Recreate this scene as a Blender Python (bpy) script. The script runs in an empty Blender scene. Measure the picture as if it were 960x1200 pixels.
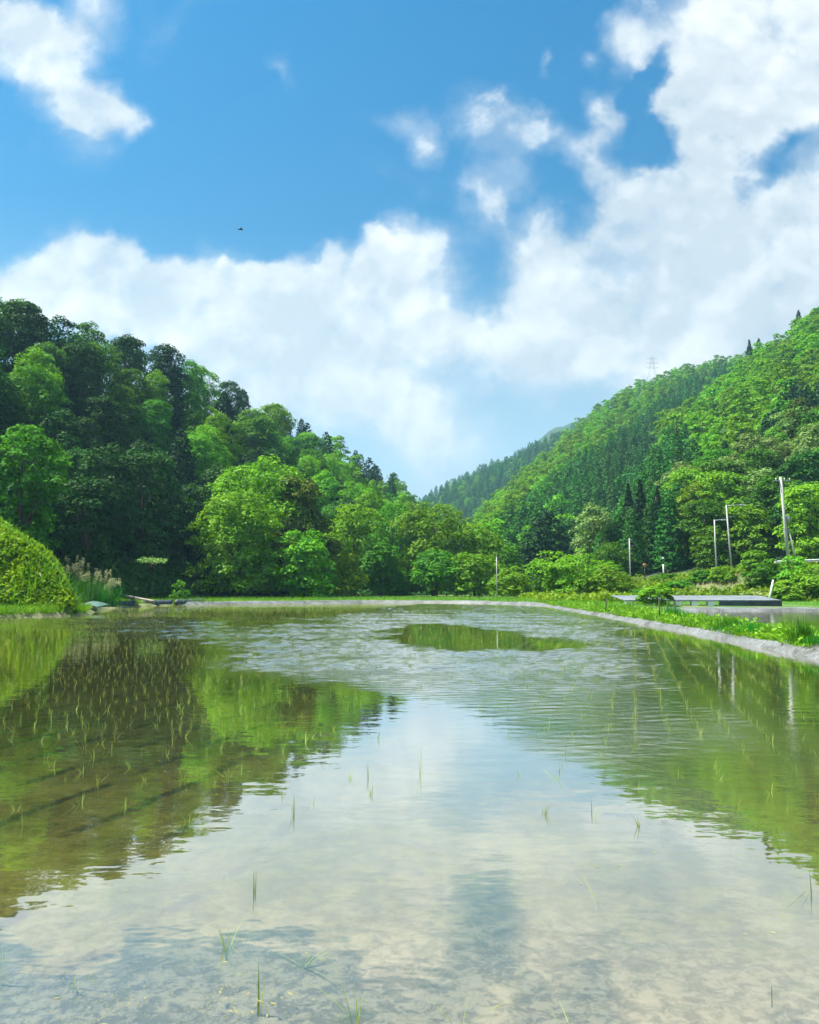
import bpy, math, random
import numpy as np
from mathutils import Vector, Matrix

random.seed(7)
RNG = np.random.default_rng(7)
S = bpy.context.scene
COL = S.collection
R = math.radians

# ------------------------------------------------------------------ camera
PITCH = math.atan(87 / 960)
CAM_H = 1.5
cam_d = bpy.data.cameras.new("camera")
cam = bpy.data.objects.new("camera", cam_d)
COL.objects.link(cam)
cam_d.sensor_fit = 'HORIZONTAL'
cam_d.sensor_width = 36
cam_d.lens = 36
cam_d.clip_start = 0.05
cam_d.clip_end = 6000
cam.location = (0, 0, CAM_H)
cam.rotation_euler = (math.pi / 2 + PITCH, 0, 0)
S.camera = cam

# ------------------------------------------------------------------ light and exposure
SUN_ELEV, SUN_AZ = R(61), R(-80)          # azimuth measured from +Y towards +X
SUN_DIR = Vector((math.sin(SUN_AZ) * math.cos(SUN_ELEV), math.cos(SUN_AZ) * math.cos(SUN_ELEV), math.sin(SUN_ELEV)))
sun_d = bpy.data.lights.new("sun", 'SUN')
sun_d.energy = 5.0
sun_d.angle = R(0.5)
sun_d.color = (1.0, 0.95, 0.86)
sun = bpy.data.objects.new("sun", sun_d)
COL.objects.link(sun)
sun.rotation_euler = SUN_DIR.to_track_quat('Z', 'Y').to_euler()
sun.location = (-60, 0, 120)
S.view_settings.view_transform = 'Standard'
S.view_settings.look = 'None'
S.view_settings.gamma = 1
S.view_settings.use_curve_mapping = False
S.view_settings.exposure = 1.3
S.cycles.max_bounces = 7
S.cycles.diffuse_bounces = 2
S.cycles.glossy_bounces = 3
S.cycles.transmission_bounces = 3
S.cycles.transparent_max_bounces = 8
S.cycles.volume_bounces = 0
S.cycles.use_adaptive_sampling = True
S.cycles.adaptive_threshold = 0.03
S.cycles.use_denoising = True
S.cycles.caustics_reflective = False
S.cycles.caustics_refractive = False
S.cycles.sample_clamp_indirect = 4


def at(px, py, Y):
    """World point at depth Y seen at this place of the 960 x 1200 photograph."""
    a, b = (px - 480) / 960, (600 - py) / 960
    d = np.array([a, math.cos(PITCH) - math.sin(PITCH) * b, math.sin(PITCH) + math.cos(PITCH) * b])
    return np.array([0, 0, CAM_H]) + d * (Y / d[1])


def proj(x, y, z):
    c, s = math.cos(PITCH), math.sin(PITCH)
    zz = z - CAM_H
    dep = y * c + zz * s
    return 480 + 960 * x / dep, 600 - 960 * (-y * s + zz * c) / dep


# ------------------------------------------------------------------ node helper
class NT:
    def __init__(self, tree):
        self.t = tree
        tree.nodes.clear()

    def n(self, kind, **kw):
        nd = self.t.nodes.new(kind)
        ins = kw.pop('ins', {})
        for k, v in kw.items():
            setattr(nd, k, v)
        for k, v in ins.items():
            self.set(nd.inputs[k], v)
        return nd

    def set(self, sock, v):
        if isinstance(v, bpy.types.NodeSocket):
            self.t.links.new(v, sock)
        elif isinstance(v, bpy.types.Node):
            self.t.links.new(v.outputs[0], sock)
        else:
            if sock.type == 'RGBA' and len(v) == 3:
                v = (*v, 1)
            sock.default_value = v

    def m(self, op, a, b=0.0, c=None, clamp=False):
        nd = self.t.nodes.new('ShaderNodeMath')
        nd.operation = op
        nd.use_clamp = clamp
        self.set(nd.inputs[0], a)
        self.set(nd.inputs[1], b)
        if c is not None:
            self.set(nd.inputs[2], c)
        return nd.outputs[0]

    def vm(self, op, a, b=None, scale=None):
        nd = self.t.nodes.new('ShaderNodeVectorMath')
        nd.operation = op
        self.set(nd.inputs[0], a)
        if b is not None:
            self.set(nd.inputs[1], b)
        if scale is not None:
            self.set(nd.inputs['Scale'], scale)
        return nd.outputs['Value'] if op in ('LENGTH', 'DOT_PRODUCT') else nd.outputs[0]

    def smooth(self, v, lo, hi, a=0.0, b=1.0):
        nd = self.t.nodes.new('ShaderNodeMapRange')
        nd.interpolation_type = 'SMOOTHSTEP'
        self.set(nd.inputs[0], v)
        for i, x in enumerate((lo, hi, a, b)):
            self.set(nd.inputs[i + 1], x)
        return nd.outputs[0]

    def noise(self, vec, scale, detail=3, rough=0.55, dist=0.0):
        return self.n('ShaderNodeTexNoise', ins={'Vector': vec, 'Scale': scale, 'Detail': detail, 'Roughness': rough, 'Distortion': dist})

    def mix(self, f, a, b, typ='RGBA', blend='MIX'):
        nd = self.t.nodes.new('ShaderNodeMix')
        nd.data_type = typ
        nd.blend_type = blend
        if typ == 'RGBA':
            ia, ib, o = nd.inputs[6], nd.inputs[7], nd.outputs[2]
        else:
            ia, ib, o = nd.inputs[2], nd.inputs[3], nd.outputs[0]
        self.set(nd.inputs[0], f)
        self.set(ia, a)
        self.set(ib, b)
        return o

    def ellipse(self, vec, cx, cy, rx, ry, rot, w):
        mp = self.n('ShaderNodeMapping', vector_type='TEXTURE',
                    ins={'Vector': vec, 'Location': (cx, cy, 0), 'Rotation': (0, 0, rot), 'Scale': (rx, ry, 1)})
        ln = self.vm('LENGTH', mp.outputs[0])
        f = self.m('SUBTRACT', 1.0, ln, clamp=True)
        return self.m('MULTIPLY', f, w)


# ------------------------------------------------------------------ sky
world = bpy.data.worlds.new("World")
S.world = world
world.use_nodes = True
w = NT(world.node_tree)
sky = w.n('ShaderNodeTexSky', sky_type='NISHITA', sun_disc=False)
sky.sun_elevation = SUN_ELEV
sky.sun_rotation = SUN_AZ
sky.altitude = 200
sky.air_density = 1.0
sky.dust_density = 0.6
sky.ozone_density = 1.6
gen = w.n('ShaderNodeTexCoord').outputs['Generated']
sep = w.n('ShaderNodeSeparateXYZ', ins={0: gen})
yy = w.m('MAXIMUM', sep.outputs[1], 0.12)
U = w.m('DIVIDE', sep.outputs[0], yy)
V = w.m('DIVIDE', w.m('ABSOLUTE', sep.outputs[2]), yy)
P0 = w.n('ShaderNodeCombineXYZ', ins={0: U, 1: V, 2: 0.0}).outputs[0]
warp = w.vm('SUBTRACT', w.noise(P0, 5.0, 4, 0.6).outputs['Color'], (0.5, 0.5, 0.5))
warp2 = w.vm('SUBTRACT', w.noise(P0, 17.0, 4, 0.65).outputs['Color'], (0.5, 0.5, 0.5))
P = w.vm('ADD', w.vm('ADD', P0, w.vm('SCALE', warp, scale=0.10)), w.vm('SCALE', warp2, scale=0.045))
CL = [  # px, py, rx, ry, rot(deg, clockwise in the picture), weight
    (60, 75, 95, 55, 35, 1.5), (125, 118, 62, 34, 15, 1.3), (15, 45, 60, 50, 20, 1.2), (100, 155, 36, 34, 0, .7),
    (112, 14, 30, 24, 50, 1.0), (331, 70, 12, 16, 0, .7), (470, 133, 30, 16, 30, .8), (503, 170, 16, 18, 0, .8),
    (572, 135, 34, 24, 0, 1.0), (638, 145, 30, 16, 20, .9), (598, 185, 34, 22, -40, .8), (640, 80, 8, 13, 0, .8), (692, 70, 10, 9, 0, .8),
    (740, 30, 34, 50, 15, 1.2), (722, 130, 42, 40, 0, .9), (700, 178, 50, 36, 0, .9), (560, 240, 20, 34, 0, .55),
    (870, 60, 105, 100, 0, 2.2), (950, 60, 100, 130, 0, 2.2), (835, 130, 75, 75, 0, 1.6), (875, 190, 90, 70, 0, 1.2), (745, 215, 50, 60, 0, .9),
    (790, 300, 170, 100, 0, 2.0), (900, 340, 190, 120, 0, 2.0), (710, 350, 110, 76, 0, 1.0), (960, 240, 80, 80, 0, 1.4),
    (618, 300, 34, 66, -20, .8), (650, 385, 140, 55, 0, .75), (800, 410, 240, 70, 0, 1.3), (550, 385, 70, 32, 20, .45),
    (95, 300, 62, 46, 0, 1.3), (150, 345, 130, 60, 10, 1.8), (60, 365, 90, 45, 0, 1.2), (235, 360, 120, 60, 0, 1.7),
    (330, 385, 120, 70, 0, 1.5), (405, 345, 90, 60, -10, 1.5), (462, 290, 46, 40, 0, 1.3), (508, 312, 34, 30, 0, .9), (258, 292, 34, 26, 30, .9),
    (470, 360, 66, 50, 0, .9), (400, 430, 160, 70, 0, 1.3), (480, 490, 100, 50, 0, 1.0), (520, 545, 80, 50, 0, .8), (5, 335, 26, 18, 0, 1.0),
    (300, 460, 160, 70, 0, 1.0), (620, 480, 150, 60, 0, .30), (610, 410, 110, 50, 0, .5),
    (890, 214, 50, 36, 20, -1.1), (925, 175, 52, 36, -10, -1.3), (772, 95, 46, 24, -60, -1.3), (755, 165, 44, 32, 0, -1.2), (870, 235, 26, 26, 0, -.7),
    (545, 440, 50, 60, 0, -.3), (680, 250, 50, 50, 0, -.5), (330, 250, 130, 50, 0, -.5), (555, 300, 32, 70, 0, -.3),
]
field = None
for px, py, rx, ry, rot, wt in CL:
    q = at(px, py, 1.0)
    k = 1 / 960
    if 0 < wt <= 1.0 and rx <= 36:
        rx, ry, wt = rx * 1.7, ry * 1.7, wt * .80
    e = w.ellipse(P, q[0], q[2] - CAM_H, rx * k * 1.3, ry * k * 1.3, -R(rot), wt)
    field = e if field is None else w.m('ADD', field, e)
fb = w.noise(P0, 9.0, 9, 0.62, 0.25).outputs[0]
fb2 = w.noise(P0, 3.2, 6, 0.6).outputs[0]
fsat = w.m('MINIMUM', field, 1.25)
fb3 = w.noise(P0, 26.0, 6, 0.6, 0.2).outputs[0]
f1 = w.m('ADD', w.m('MULTIPLY', fsat, 1.18), w.m('MULTIPLY', w.m('SUBTRACT', fb, 0.5), 2.6))
f1 = w.m('ADD', f1, w.m('MULTIPLY', w.m('SUBTRACT', fb2, 0.5), 1.2))
f1 = w.m('ADD', f1, w.m('MULTIPLY', w.m('SUBTRACT', fb3, 0.5), 0.7))
def puff(sc, off=None):
    v = w.n('ShaderNodeTexVoronoi', feature='SMOOTH_F1', ins={'Vector': P if off is None else off, 'Scale': sc, 'Smoothness': 0.35, 'Detail': 2.0, 'Roughness': 0.55})
    return w.m('SUBTRACT', 0.55, v.outputs['Distance'])


p1 = puff(13.0)
f1 = w.m('ADD', f1, w.m('MULTIPLY', p1, 0.55))
thick = w.smooth(f1, 0.38, 1.22)
soft = w.m('ADD', w.m('MULTIPLY', fsat, 1.1), w.m('ADD', w.m('MULTIPLY', w.m('SUBTRACT', fb2, 0.5), 1.9), w.m('MULTIPLY', w.m('SUBTRACT', fb, 0.5), 0.9)))
thin = w.m('MULTIPLY', w.smooth(soft, 0.05, 1.15), 0.62)
dens_front = w.m('SUBTRACT', 1.0, w.m('MULTIPLY', w.m('SUBTRACT', 1.0, thick), w.m('SUBTRACT', 1.0, thin)))
fbk = w.noise(gen, 2.6, 8, 0.6).outputs[0]
dens_back = w.smooth(fbk, 0.47, 0.62)
dens = w.mix(w.smooth(sep.outputs[1], 0.14, 0.32), dens_back, dens_front, 'FLOAT')
P_up = w.vm('ADD', P0, (-0.012, 0.028, 0.0))
n_a = w.noise(P0, 6.0, 6, 0.55, 0.3).outputs[0]
n_b = w.noise(P_up, 6.0, 6, 0.55, 0.3).outputs[0]
relief = w.m('ADD', w.m('MULTIPLY', w.m('SUBTRACT', n_a, n_b), 2.8), w.m('MULTIPLY', w.m('SUBTRACT', p1, puff(13.0, w.vm('ADD', P, (-0.01, 0.022, 0)))), 0.7))
shade = w.m('ADD', w.smooth(w.noise(P0, 3.1, 5, 0.55, 0.4).outputs[0], 0.36, 0.70), relief, clamp=True)
cloud_col = w.mix(shade, (4.9, 5.4, 5.8), (7.4, 7.6, 7.6))
hz = w.smooth(w.m('ABSOLUTE', sep.outputs[2]), 0.0, 0.75)
tint = w.mix(hz, (0.36, 0.78, 0.84), (0.02, 0.80, 1.12))
sky_c = w.mix(1.0, sky.outputs[0], tint, blend='MULTIPLY')
veil = w.m('MULTIPLY', w.smooth(sep.outputs[2], 0.42, 0.08), 0.80)
sky_c = w.mix(veil, sky_c, (4.5, 5.6, 6.4))
final = w.mix(w.m('MULTIPLY', dens, 0.95), sky_c, cloud_col)
bg = w.n('ShaderNodeBackground', ins={'Color': final, 'Strength': 0.06})
w.n('ShaderNodeOutputWorld', ins={'Surface': bg})


# ------------------------------------------------------------------ object helpers
def tag(o, label=None, cat=None, group=None, kind=None):
    if label: o['label'] = label
    if cat: o['category'] = cat
    if group: o['group'] = group
    if kind: o['kind'] = kind
    return o


def link(name, data, parent=None, loc=None):
    o = bpy.data.objects.new(name, data)
    COL.objects.link(o)
    if parent is not None: o.parent = parent
    if loc is not None: o.location = loc
    return o


def empty(name, loc, rz=0.0):
    o = link(name, None, None, loc)
    o.rotation_euler = (0, 0, rz)
    o.empty_display_size = 0.3
    return o


def np_mesh(name, V, F, mat=None, smooth=False):
    """V (n,3); F (m,3) or (m,4) int array."""
    V = np.asarray(V, np.float32)
    F = np.asarray(F, np.int32)
    me = bpy.data.meshes.new(name)
    me.vertices.add(len(V))
    me.vertices.foreach_set('co', V.ravel())
    k = F.shape[1]
    me.loops.add(F.size)
    me.loops.foreach_set('vertex_index', F.ravel())
    me.polygons.add(len(F))
    me.polygons.foreach_set('loop_start', np.arange(0, F.size, k, dtype=np.int32))
    if smooth:
        me.polygons.foreach_set('use_smooth', np.ones(len(F), bool))
    me.update(calc_edges=True)
    if mat: me.materials.append(mat)
    return me


class MB:
    """Collects boxes and tubes into one mesh."""
    def __init__(self):
        self.v, self.f = [], []

    def add(self, vs, fs):
        b = len(self.v)
        self.v += [tuple(map(float, x)) for x in vs]
        self.f += [tuple(i + b for i in f) for f in fs]

    def box(self, c, s, rot=None, bev=0.0):
        x, y, z = s[0] / 2, s[1] / 2, s[2] / 2
        vs = [Vector((a * x, b * y, d * z)) for a in (-1, 1) for b in (-1, 1) for d in (-1, 1)]
        if rot is not None: vs = [rot @ q for q in vs]
        vs = [q + Vector(c) for q in vs]
        self.add(vs, [(0, 1, 3, 2), (4, 6, 7, 5), (0, 4, 5, 1), (2, 3, 7, 6), (0, 2, 6, 4), (1, 5, 7, 3)])

    def tube(self, pts, rad, n=8, cap=True):
        pts = [Vector(p) for p in pts]
        if not hasattr(rad, '__len__'): rad = [rad] * len(pts)
        rings = []
        for i, p in enumerate(pts):
            d = (pts[min(i + 1, len(pts) - 1)] - pts[max(i - 1, 0)]).normalized()
            ref = Vector((0, 0, 1)) if abs(d.z) < 0.9 else Vector((1, 0, 0))
            a = d.cross(ref).normalized()
            b = d.cross(a).normalized()
            rings.append([p + (a * math.cos(t) + b * math.sin(t)) * rad[i] for t in [2 * math.pi * j / n for j in range(n)]])
        base = len(self.v)
        for r_ in rings: self.v += [tuple(q) for q in r_]
        for i in range(len(pts) - 1):
            for j in range(n):
                a, b = base + i * n + j, base + i * n + (j + 1) % n
                self.f.append((a, b, b + n, a + n))
        if cap:
            self.f.append(tuple(base + j for j in range(n))[::-1])
            self.f.append(tuple(base + (len(pts) - 1) * n + j for j in range(n)))

    def mesh(self, name, mat, smooth=False):
        me = bpy.data.meshes.new(name)
        me.from_pydata(self.v, [], self.f)
        me.materials.append(mat)
        if smooth:
            for p in me.polygons: p.use_smooth = True
        me.update()
        return me

    def build(self, name, mat, parent=None, smooth=False, loc=None):
        return link(name, self.mesh(name, mat, smooth), parent, loc)


def fbm2(x, y, seed=0, oct=4, base=1.0):
    r = np.random.default_rng(seed)
    out = np.zeros_like(np.asarray(x, float))
    amp, fr = 1.0, base
    for _ in range(oct):
        for _ in range(3):
            a = r.uniform(0, 2 * np.pi)
            out += amp / 3 * np.sin(fr * (x * np.cos(a) + y * np.sin(a)) + r.uniform(0, 6.28))
        amp *= 0.55
        fr *= 2.03
    return out


# ------------------------------------------------------------------ materials
def mat_new(name):
    m = bpy.data.materials.new(name)
    m.use_nodes = True
    return m, NT(m.node_tree)


def foliage(name, c1, c2, trans=0.32, tcol=None, var=0.22, patch=0.16):
    m, t = mat_new(name)
    geo = t.n('ShaderNodeNewGeometry')
    oi = t.n('ShaderNodeObjectInfo')
    isl = geo.outputs['Random Per Island']
    nz = t.noise(geo.outputs['Position'], patch, 3).outputs[0]
    f = t.m('ADD', t.m('MULTIPLY', isl, 0.45), t.m('MULTIPLY', t.smooth(nz, 0.3, 0.7), 0.55))
    c = t.mix(f, c1, c2)
    rnd = oi.outputs['Random']
    hsv = t.n('ShaderNodeHueSaturation', ins={'Hue': t.m('ADD', 0.485, t.m('MULTIPLY', rnd, 0.03)),
              'Saturation': 1.0, 'Value': t.m('ADD', 1 - var, t.m('MULTIPLY', rnd, 2 * var)), 'Color': c})
    d = t.n('ShaderNodeBsdfDiffuse', ins={'Color': hsv.outputs[0]})
    tc = t.mix(1.0, hsv.outputs[0], tcol or (1.35, 1.25, 0.55), blend='MULTIPLY')
    tr = t.n('ShaderNodeBsdfTranslucent', ins={'Color': tc})
    mx = t.n('ShaderNodeMixShader', ins={0: trans, 1: d.outputs[0], 2: tr.outputs[0]})
    g = t.n('ShaderNodeBsdfGlossy', ins={'Color': (0.9, 1, 0.9, 1), 'Roughness': 0.6})
    mx2 = t.n('ShaderNodeMixShader', ins={0: 0.012, 1: mx.outputs[0], 2: g.outputs[0]})
    t.n('ShaderNodeOutputMaterial', ins={'Surface': mx2.outputs[0]})
    return m


def solid(name, c1, c2=None, scale=3.0, rough=0.8, bump=0.0, metal=0.0, stretch=(1, 1, 1), lo=0.35, hi=0.65):
    m, t = mat_new(name)
    tc = t.n('ShaderNodeTexCoord').outputs['Object']
    mp = t.n('ShaderNodeMapping', ins={'Vector': tc, 'Scale': stretch}).outputs[0]
    nz = t.noise(mp, scale, 6, 0.6)
    col = t.mix(t.smooth(nz.outputs[0], lo, hi), c1, c2 or c1)
    p = t.n('ShaderNodeBsdfPrincipled', ins={'Base Color': col, 'Roughness': rough, 'Metallic': metal})
    if bump:
        b = t.n('ShaderNodeBump', ins={'Strength': 0.8, 'Distance': bump, 'Height': t.noise(mp, scale * 2.5, 6, 0.65).outputs[0]})
        t.set(p.inputs['Normal'], b.outputs[0])
    t.n('ShaderNodeOutputMaterial', ins={'Surface': p.outputs[0]})
    return m


M = {
    'lime': foliage('leaves_lime', (0.080, 0.24, 0.008), (0.200, 0.42, 0.014)),
    'bright': foliage('leaves_yellow_green', (0.10, 0.24, 0.008), (0.25, 0.42, 0.012), 0.30, patch=0.35),
    'round_tree': foliage('leaves_glossy_yellow_green', (0.065, 0.25, 0.008), (0.21, 0.46, 0.012), 0.32, var=0.04, patch=0.35),
    'mid': foliage('leaves_mid_green', (0.036, 0.145, 0.008), (0.110, 0.30, 0.013)),
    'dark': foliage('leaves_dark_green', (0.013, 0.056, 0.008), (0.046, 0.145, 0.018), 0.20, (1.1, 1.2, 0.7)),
    'olive': foliage('leaves_olive', (0.012, 0.055, 0.010), (0.17, 0.24, 0.02), 0.2, patch=0.4),
    'cedar': foliage('needles_cedar', (0.022, 0.105, 0.012), (0.055, 0.200, 0.020), 0.15, (1.1, 1.2, 0.7), 0.25, 0.05),
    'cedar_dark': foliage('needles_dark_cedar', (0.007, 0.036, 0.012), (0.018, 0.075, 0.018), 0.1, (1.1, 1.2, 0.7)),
    'pale': foliage('leaves_pale', (0.06, 0.16, 0.02), (0.30, 0.42, 0.12), 0.25, (1.1, 1.1, .8), patch=0.5),
    'weed': foliage('weed_leaves', (0.10, 0.24, 0.012), (0.24, 0.42, 0.02), 0.35, patch=0.5),
    'bank_weed': foliage('bank_weed_leaves', (0.09, 0.26, 0.008), (0.32, 0.50, 0.018), 0.38, patch=0.9),
    'grass': foliage('grass_blades', (0.06, 0.22, 0.012), (0.20, 0.38, 0.025), 0.35, patch=0.7),
    'reed': foliage('reed_blades', (0.02, 0.15, 0.010), (0.06, 0.28, 0.016), 0.35, patch=0.9),
    'dry': foliage('dry_grass', (0.28, 0.30, 0.12), (0.50, 0.50, 0.28), 0.25, (1, 1, 1)),
    'rice': foliage('rice_blades', (0.22, 0.34, 0.05), (0.44, 0.54, 0.16), 0.35, (1.1, 1.15, 0.7)),
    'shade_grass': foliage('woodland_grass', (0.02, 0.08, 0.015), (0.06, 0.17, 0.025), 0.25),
    'bark': solid('bark', (0.05, 0.037, 0.026), (0.10, 0.08, 0.06), 4, 0.9, 0.02, stretch=(1, 1, .2)),
    'pale_bark': solid('pale_bark', (0.35, 0.34, 0.30), (0.5, 0.5, 0.45), 2, 0.9),
    'hill': solid('forest_floor', (0.012, 0.035, 0.012), (0.03, 0.08, 0.02), 0.4, 0.95),
    'far_hill': solid('wooded_slope', (0.016, 0.06, 0.02), (0.04, 0.13, 0.035), 0.25, 0.95, 3.0),
    'ground': solid('meadow_ground', (0.05, 0.13, 0.02), (0.13, 0.20, 0.04), 0.5, 0.95, 0.03),
    'verge': solid('verge_soil', (0.09, 0.15, 0.03), (0.26, 0.25, 0.12), 0.35, 0.95, 0.04),
    'concrete': solid('pole_concrete', (0.36, 0.37, 0.34), (0.50, 0.50, 0.46), 2, 0.7),
    'steel': solid('galvanised_steel', (0.30, 0.32, 0.33), (0.42, 0.44, 0.45), 4, 0.45, metal=0.3),
    'asphalt': solid('road_asphalt', (0.10, 0.10, 0.10), (0.16, 0.16, 0.15), 2, 0.9),
    'white': solid('white_paint', (0.75, 0.76, 0.74), (0.82, 0.82, 0.8), 3, 0.5),
    'roof': solid('weathered_sheet', (0.11, 0.13, 0.145), (0.19, 0.215, 0.235), 0.8, 0.9, stretch=(1, 4, 1)),
    'blue_black': solid('blue_black', (0.02, 0.03, 0.04), (0.05, 0.07, 0.08), 1.2, 0.6),
    'wood': solid('weathered_wood', (0.30, 0.24, 0.18), (0.42, 0.36, 0.29), 3, 0.85, 0.004, stretch=(1, 1, .2)),
    'stick': solid('dark_stick', (0.05, 0.05, 0.035), (0.10, 0.09, 0.06), 5, 0.9),
    'orange': solid('sign_orange', (0.30, 0.12, 0.04), (0.36, 0.16, 0.06), 3, 0.5),
    'black': solid('bird_black', (0.02, 0.02, 0.025), (0.03, 0.03, 0.03), 3, 0.6),
    'net': solid('blue_green_net', (0.02, 0.08, 0.065), (0.05, 0.14, 0.11), 6, 0.7, 0.01),
    'tower': solid('tower_steel', (0.30, 0.32, 0.34), (0.36, 0.38, 0.40), 1, 0.6),
}

# bund: plastered grey mud, mottled
m, t = mat_new('plastered_mud')
tc = t.n('ShaderNodeTexCoord').outputs['Object']
n1 = t.noise(tc, 0.8, 6, 0.65).outputs[0]
n2 = t.noise(tc, 9, 5, 0.6).outputs[0]
c = t.mix(t.smooth(t.m('ADD', t.m('MULTIPLY', n1, 0.5), t.m('MULTIPLY', n2, 0.5)), 0.38, 0.60), (0.055, 0.056, 0.042), (0.20, 0.212, 0.208))
b = t.n('ShaderNodeBump', ins={'Strength': 0.9, 'Distance': 0.06, 'Height': n2})
p = t.n('ShaderNodeBsdfPrincipled', ins={'Base Color': c, 'Roughness': 0.55, 'Normal': b.outputs[0]})
t.n('ShaderNodeOutputMaterial', ins={'Surface': p.outputs[0]})
M['mud_wall'] = m

# paddy bed: soft mud with planter furrows, algae and straw specks
m, t = mat_new('paddy_mud')
tc = t.n('ShaderNodeTexCoord').outputs['Object']
big = t.noise(tc, 0.55, 5, 0.6, 0.3).outputs[0]
fine = t.noise(tc, 7, 8, 0.68, 0.4).outputs[0]
vfine = t.noise(tc, 38, 5, 0.7).outputs[0]
k = t.m('ADD', t.m('MULTIPLY', big, 0.45), t.m('ADD', t.m('MULTIPLY', fine, 0.40), t.m('MULTIPLY', vfine, 0.15)))
c = t.mix(t.smooth(k, 0.40, 0.60), (0.085, 0.096, 0.014), (0.260, 0.260, 0.048))
wp = t.vm('ADD', tc, t.vm('SCALE', t.vm('SUBTRACT', t.noise(tc, 0.7, 3).outputs['Color'], (.5, .5, .5)), scale=0.35))
s3 = t.n('ShaderNodeSeparateXYZ', ins={0: wp})
lat = t.m('SUBTRACT', t.m('MULTIPLY', s3.outputs[0], 0.965), t.m('MULTIPLY', s3.outputs[1], 0.262))
saw = t.m('ABSOLUTE', t.m('SUBTRACT', t.m('FRACT', t.m('DIVIDE', lat, 0.62)), 0.5))
fur = t.smooth(saw, 0.12, 0.02)
fur = t.m('MULTIPLY', fur, t.smooth(t.noise(tc, 2.1, 5, 0.65).outputs[0], 0.42, 0.56))
fur = t.m('MULTIPLY', fur, t.smooth(s3.outputs[0], 0.0, -2.0))
c = t.mix(t.m('MULTIPLY', fur, 0.95), c, (0.022, 0.026, 0.010))
near = t.smooth(t.m('ADD', s3.outputs[1], t.m('MULTIPLY', t.m('ABSOLUTE', s3.outputs[0]), 0.15)), 4.8, 3.1)
clod = t.noise(tc, 15, 9, 0.72, 0.5).outputs[0]
kn = t.m('ADD', t.m('MULTIPLY', fine, 0.35), t.m('MULTIPLY', clod, 0.65))
c = t.mix(t.m('MULTIPLY', near, 0.9), c, t.mix(t.smooth(kn, 0.44, 0.56), (0.20, 0.185, 0.16), (0.44, 0.40, 0.35)))
algae = t.m('MULTIPLY', t.smooth(t.noise(tc, 2.2, 6, 0.7, 0.6).outputs[0], 0.56, 0.66), 0.55)
c = t.mix(algae, c, (0.10, 0.13, 0.03))
speck = t.smooth(t.noise(tc, 60, 3, 0.5).outputs[0], 0.68, 0.74)
c = t.mix(t.m('MULTIPLY', speck, 0.7), c, (0.45, 0.45, 0.3))
bh = t.m('SUBTRACT', t.m('ADD', t.m('MULTIPLY', fine, 0.7), t.m('MULTIPLY', clod, 0.5)), fur)
b = t.n('ShaderNodeBump', ins={'Strength': 0.9, 'Distance': 0.035, 'Height': bh})
p = t.n('ShaderNodeBsdfDiffuse', ins={'Color': c, 'Normal': b.outputs[0]})
t.n('ShaderNodeOutputMaterial', ins={'Surface': p.outputs[0]})
M['mud'] = m


def water_mat(name, windy=True, boost=5.2, tint=(0.87, 0.87, 0.74)):
    m, t = mat_new(name)
    tc = t.n('ShaderNodeTexCoord').outputs['Object']
    s = t.n('ShaderNodeSeparateXYZ', ins={0: tc})
    # gentle swell everywhere, very small
    mp = t.n('ShaderNodeMapping', ins={'Vector': tc, 'Scale': (1.0, 1.6, 1)}).outputs[0]
    h0 = t.noise(mp, 2.2, 3, 0.5).outputs[0]
    calm = t.m('MULTIPLY', h0, 0.0028)
    if windy:
        mask = t.n('ShaderNodeAttribute', attribute_name='ruffle').outputs['Fac']
        rp = t.n('ShaderNodeMapping', ins={'Vector': tc, 'Scale': (1.0, 1.7, 1), 'Rotation': (0, 0, R(8))}).outputs[0]
        r1 = t.noise(rp, 4.2, 4, 0.55, 0.5).outputs[0]
        r2 = t.noise(rp, 26.0, 3, 0.55, 0.3).outputs[0]
        rh = t.m('ADD', t.m('MULTIPLY', r1, 0.012), t.m('MULTIPLY', r2, 0.004))
        hh = t.m('ADD', calm, t.m('MULTIPLY', rh, mask))
    else:
        hh = t.m('ADD', calm, t.m('MULTIPLY', t.noise(mp, 7.0, 3, 0.5).outputs[0], 0.003))
    bp = t.n('ShaderNodeBump', ins={'Strength': 1.0, 'Distance': 1.0, 'Height': hh})
    F = t.n('ShaderNodeFresnel', ins={'IOR': 1.33, 'Normal': bp.outputs[0]}).outputs[0]
    fac = t.m('SUBTRACT', 1.0, t.m('POWER', t.m('SUBTRACT', 1.0, F, clamp=True), boost), clamp=True)
    fac = t.m('MULTIPLY', fac, 0.93)
    g = t.n('ShaderNodeBsdfGlossy', ins={'Color': (0.99, 0.955, 0.93, 1), 'Roughness': 0.015, 'Normal': bp.outputs[0]})
    tr = t.n('ShaderNodeBsdfTransparent', ins={'Color': (*tint, 1)})
    df = t.n('ShaderNodeBsdfDiffuse', ins={'Color': (0.22, 0.21, 0.10, 1)})
    body = t.n('ShaderNodeMixShader', ins={0: 0.10, 1: tr.outputs[0], 2: df.outputs[0]})
    mx = t.n('ShaderNodeMixShader', ins={0: fac, 1: body.outputs[0], 2: g.outputs[0]})
    t.n('ShaderNodeOutputMaterial', ins={'Surface': mx.outputs[0]})
    return m


M['water'] = water_mat('paddy_water')
M['water2'] = water_mat('muddy_water', False, 1.7, (0.8, 0.8, 0.55))

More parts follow.
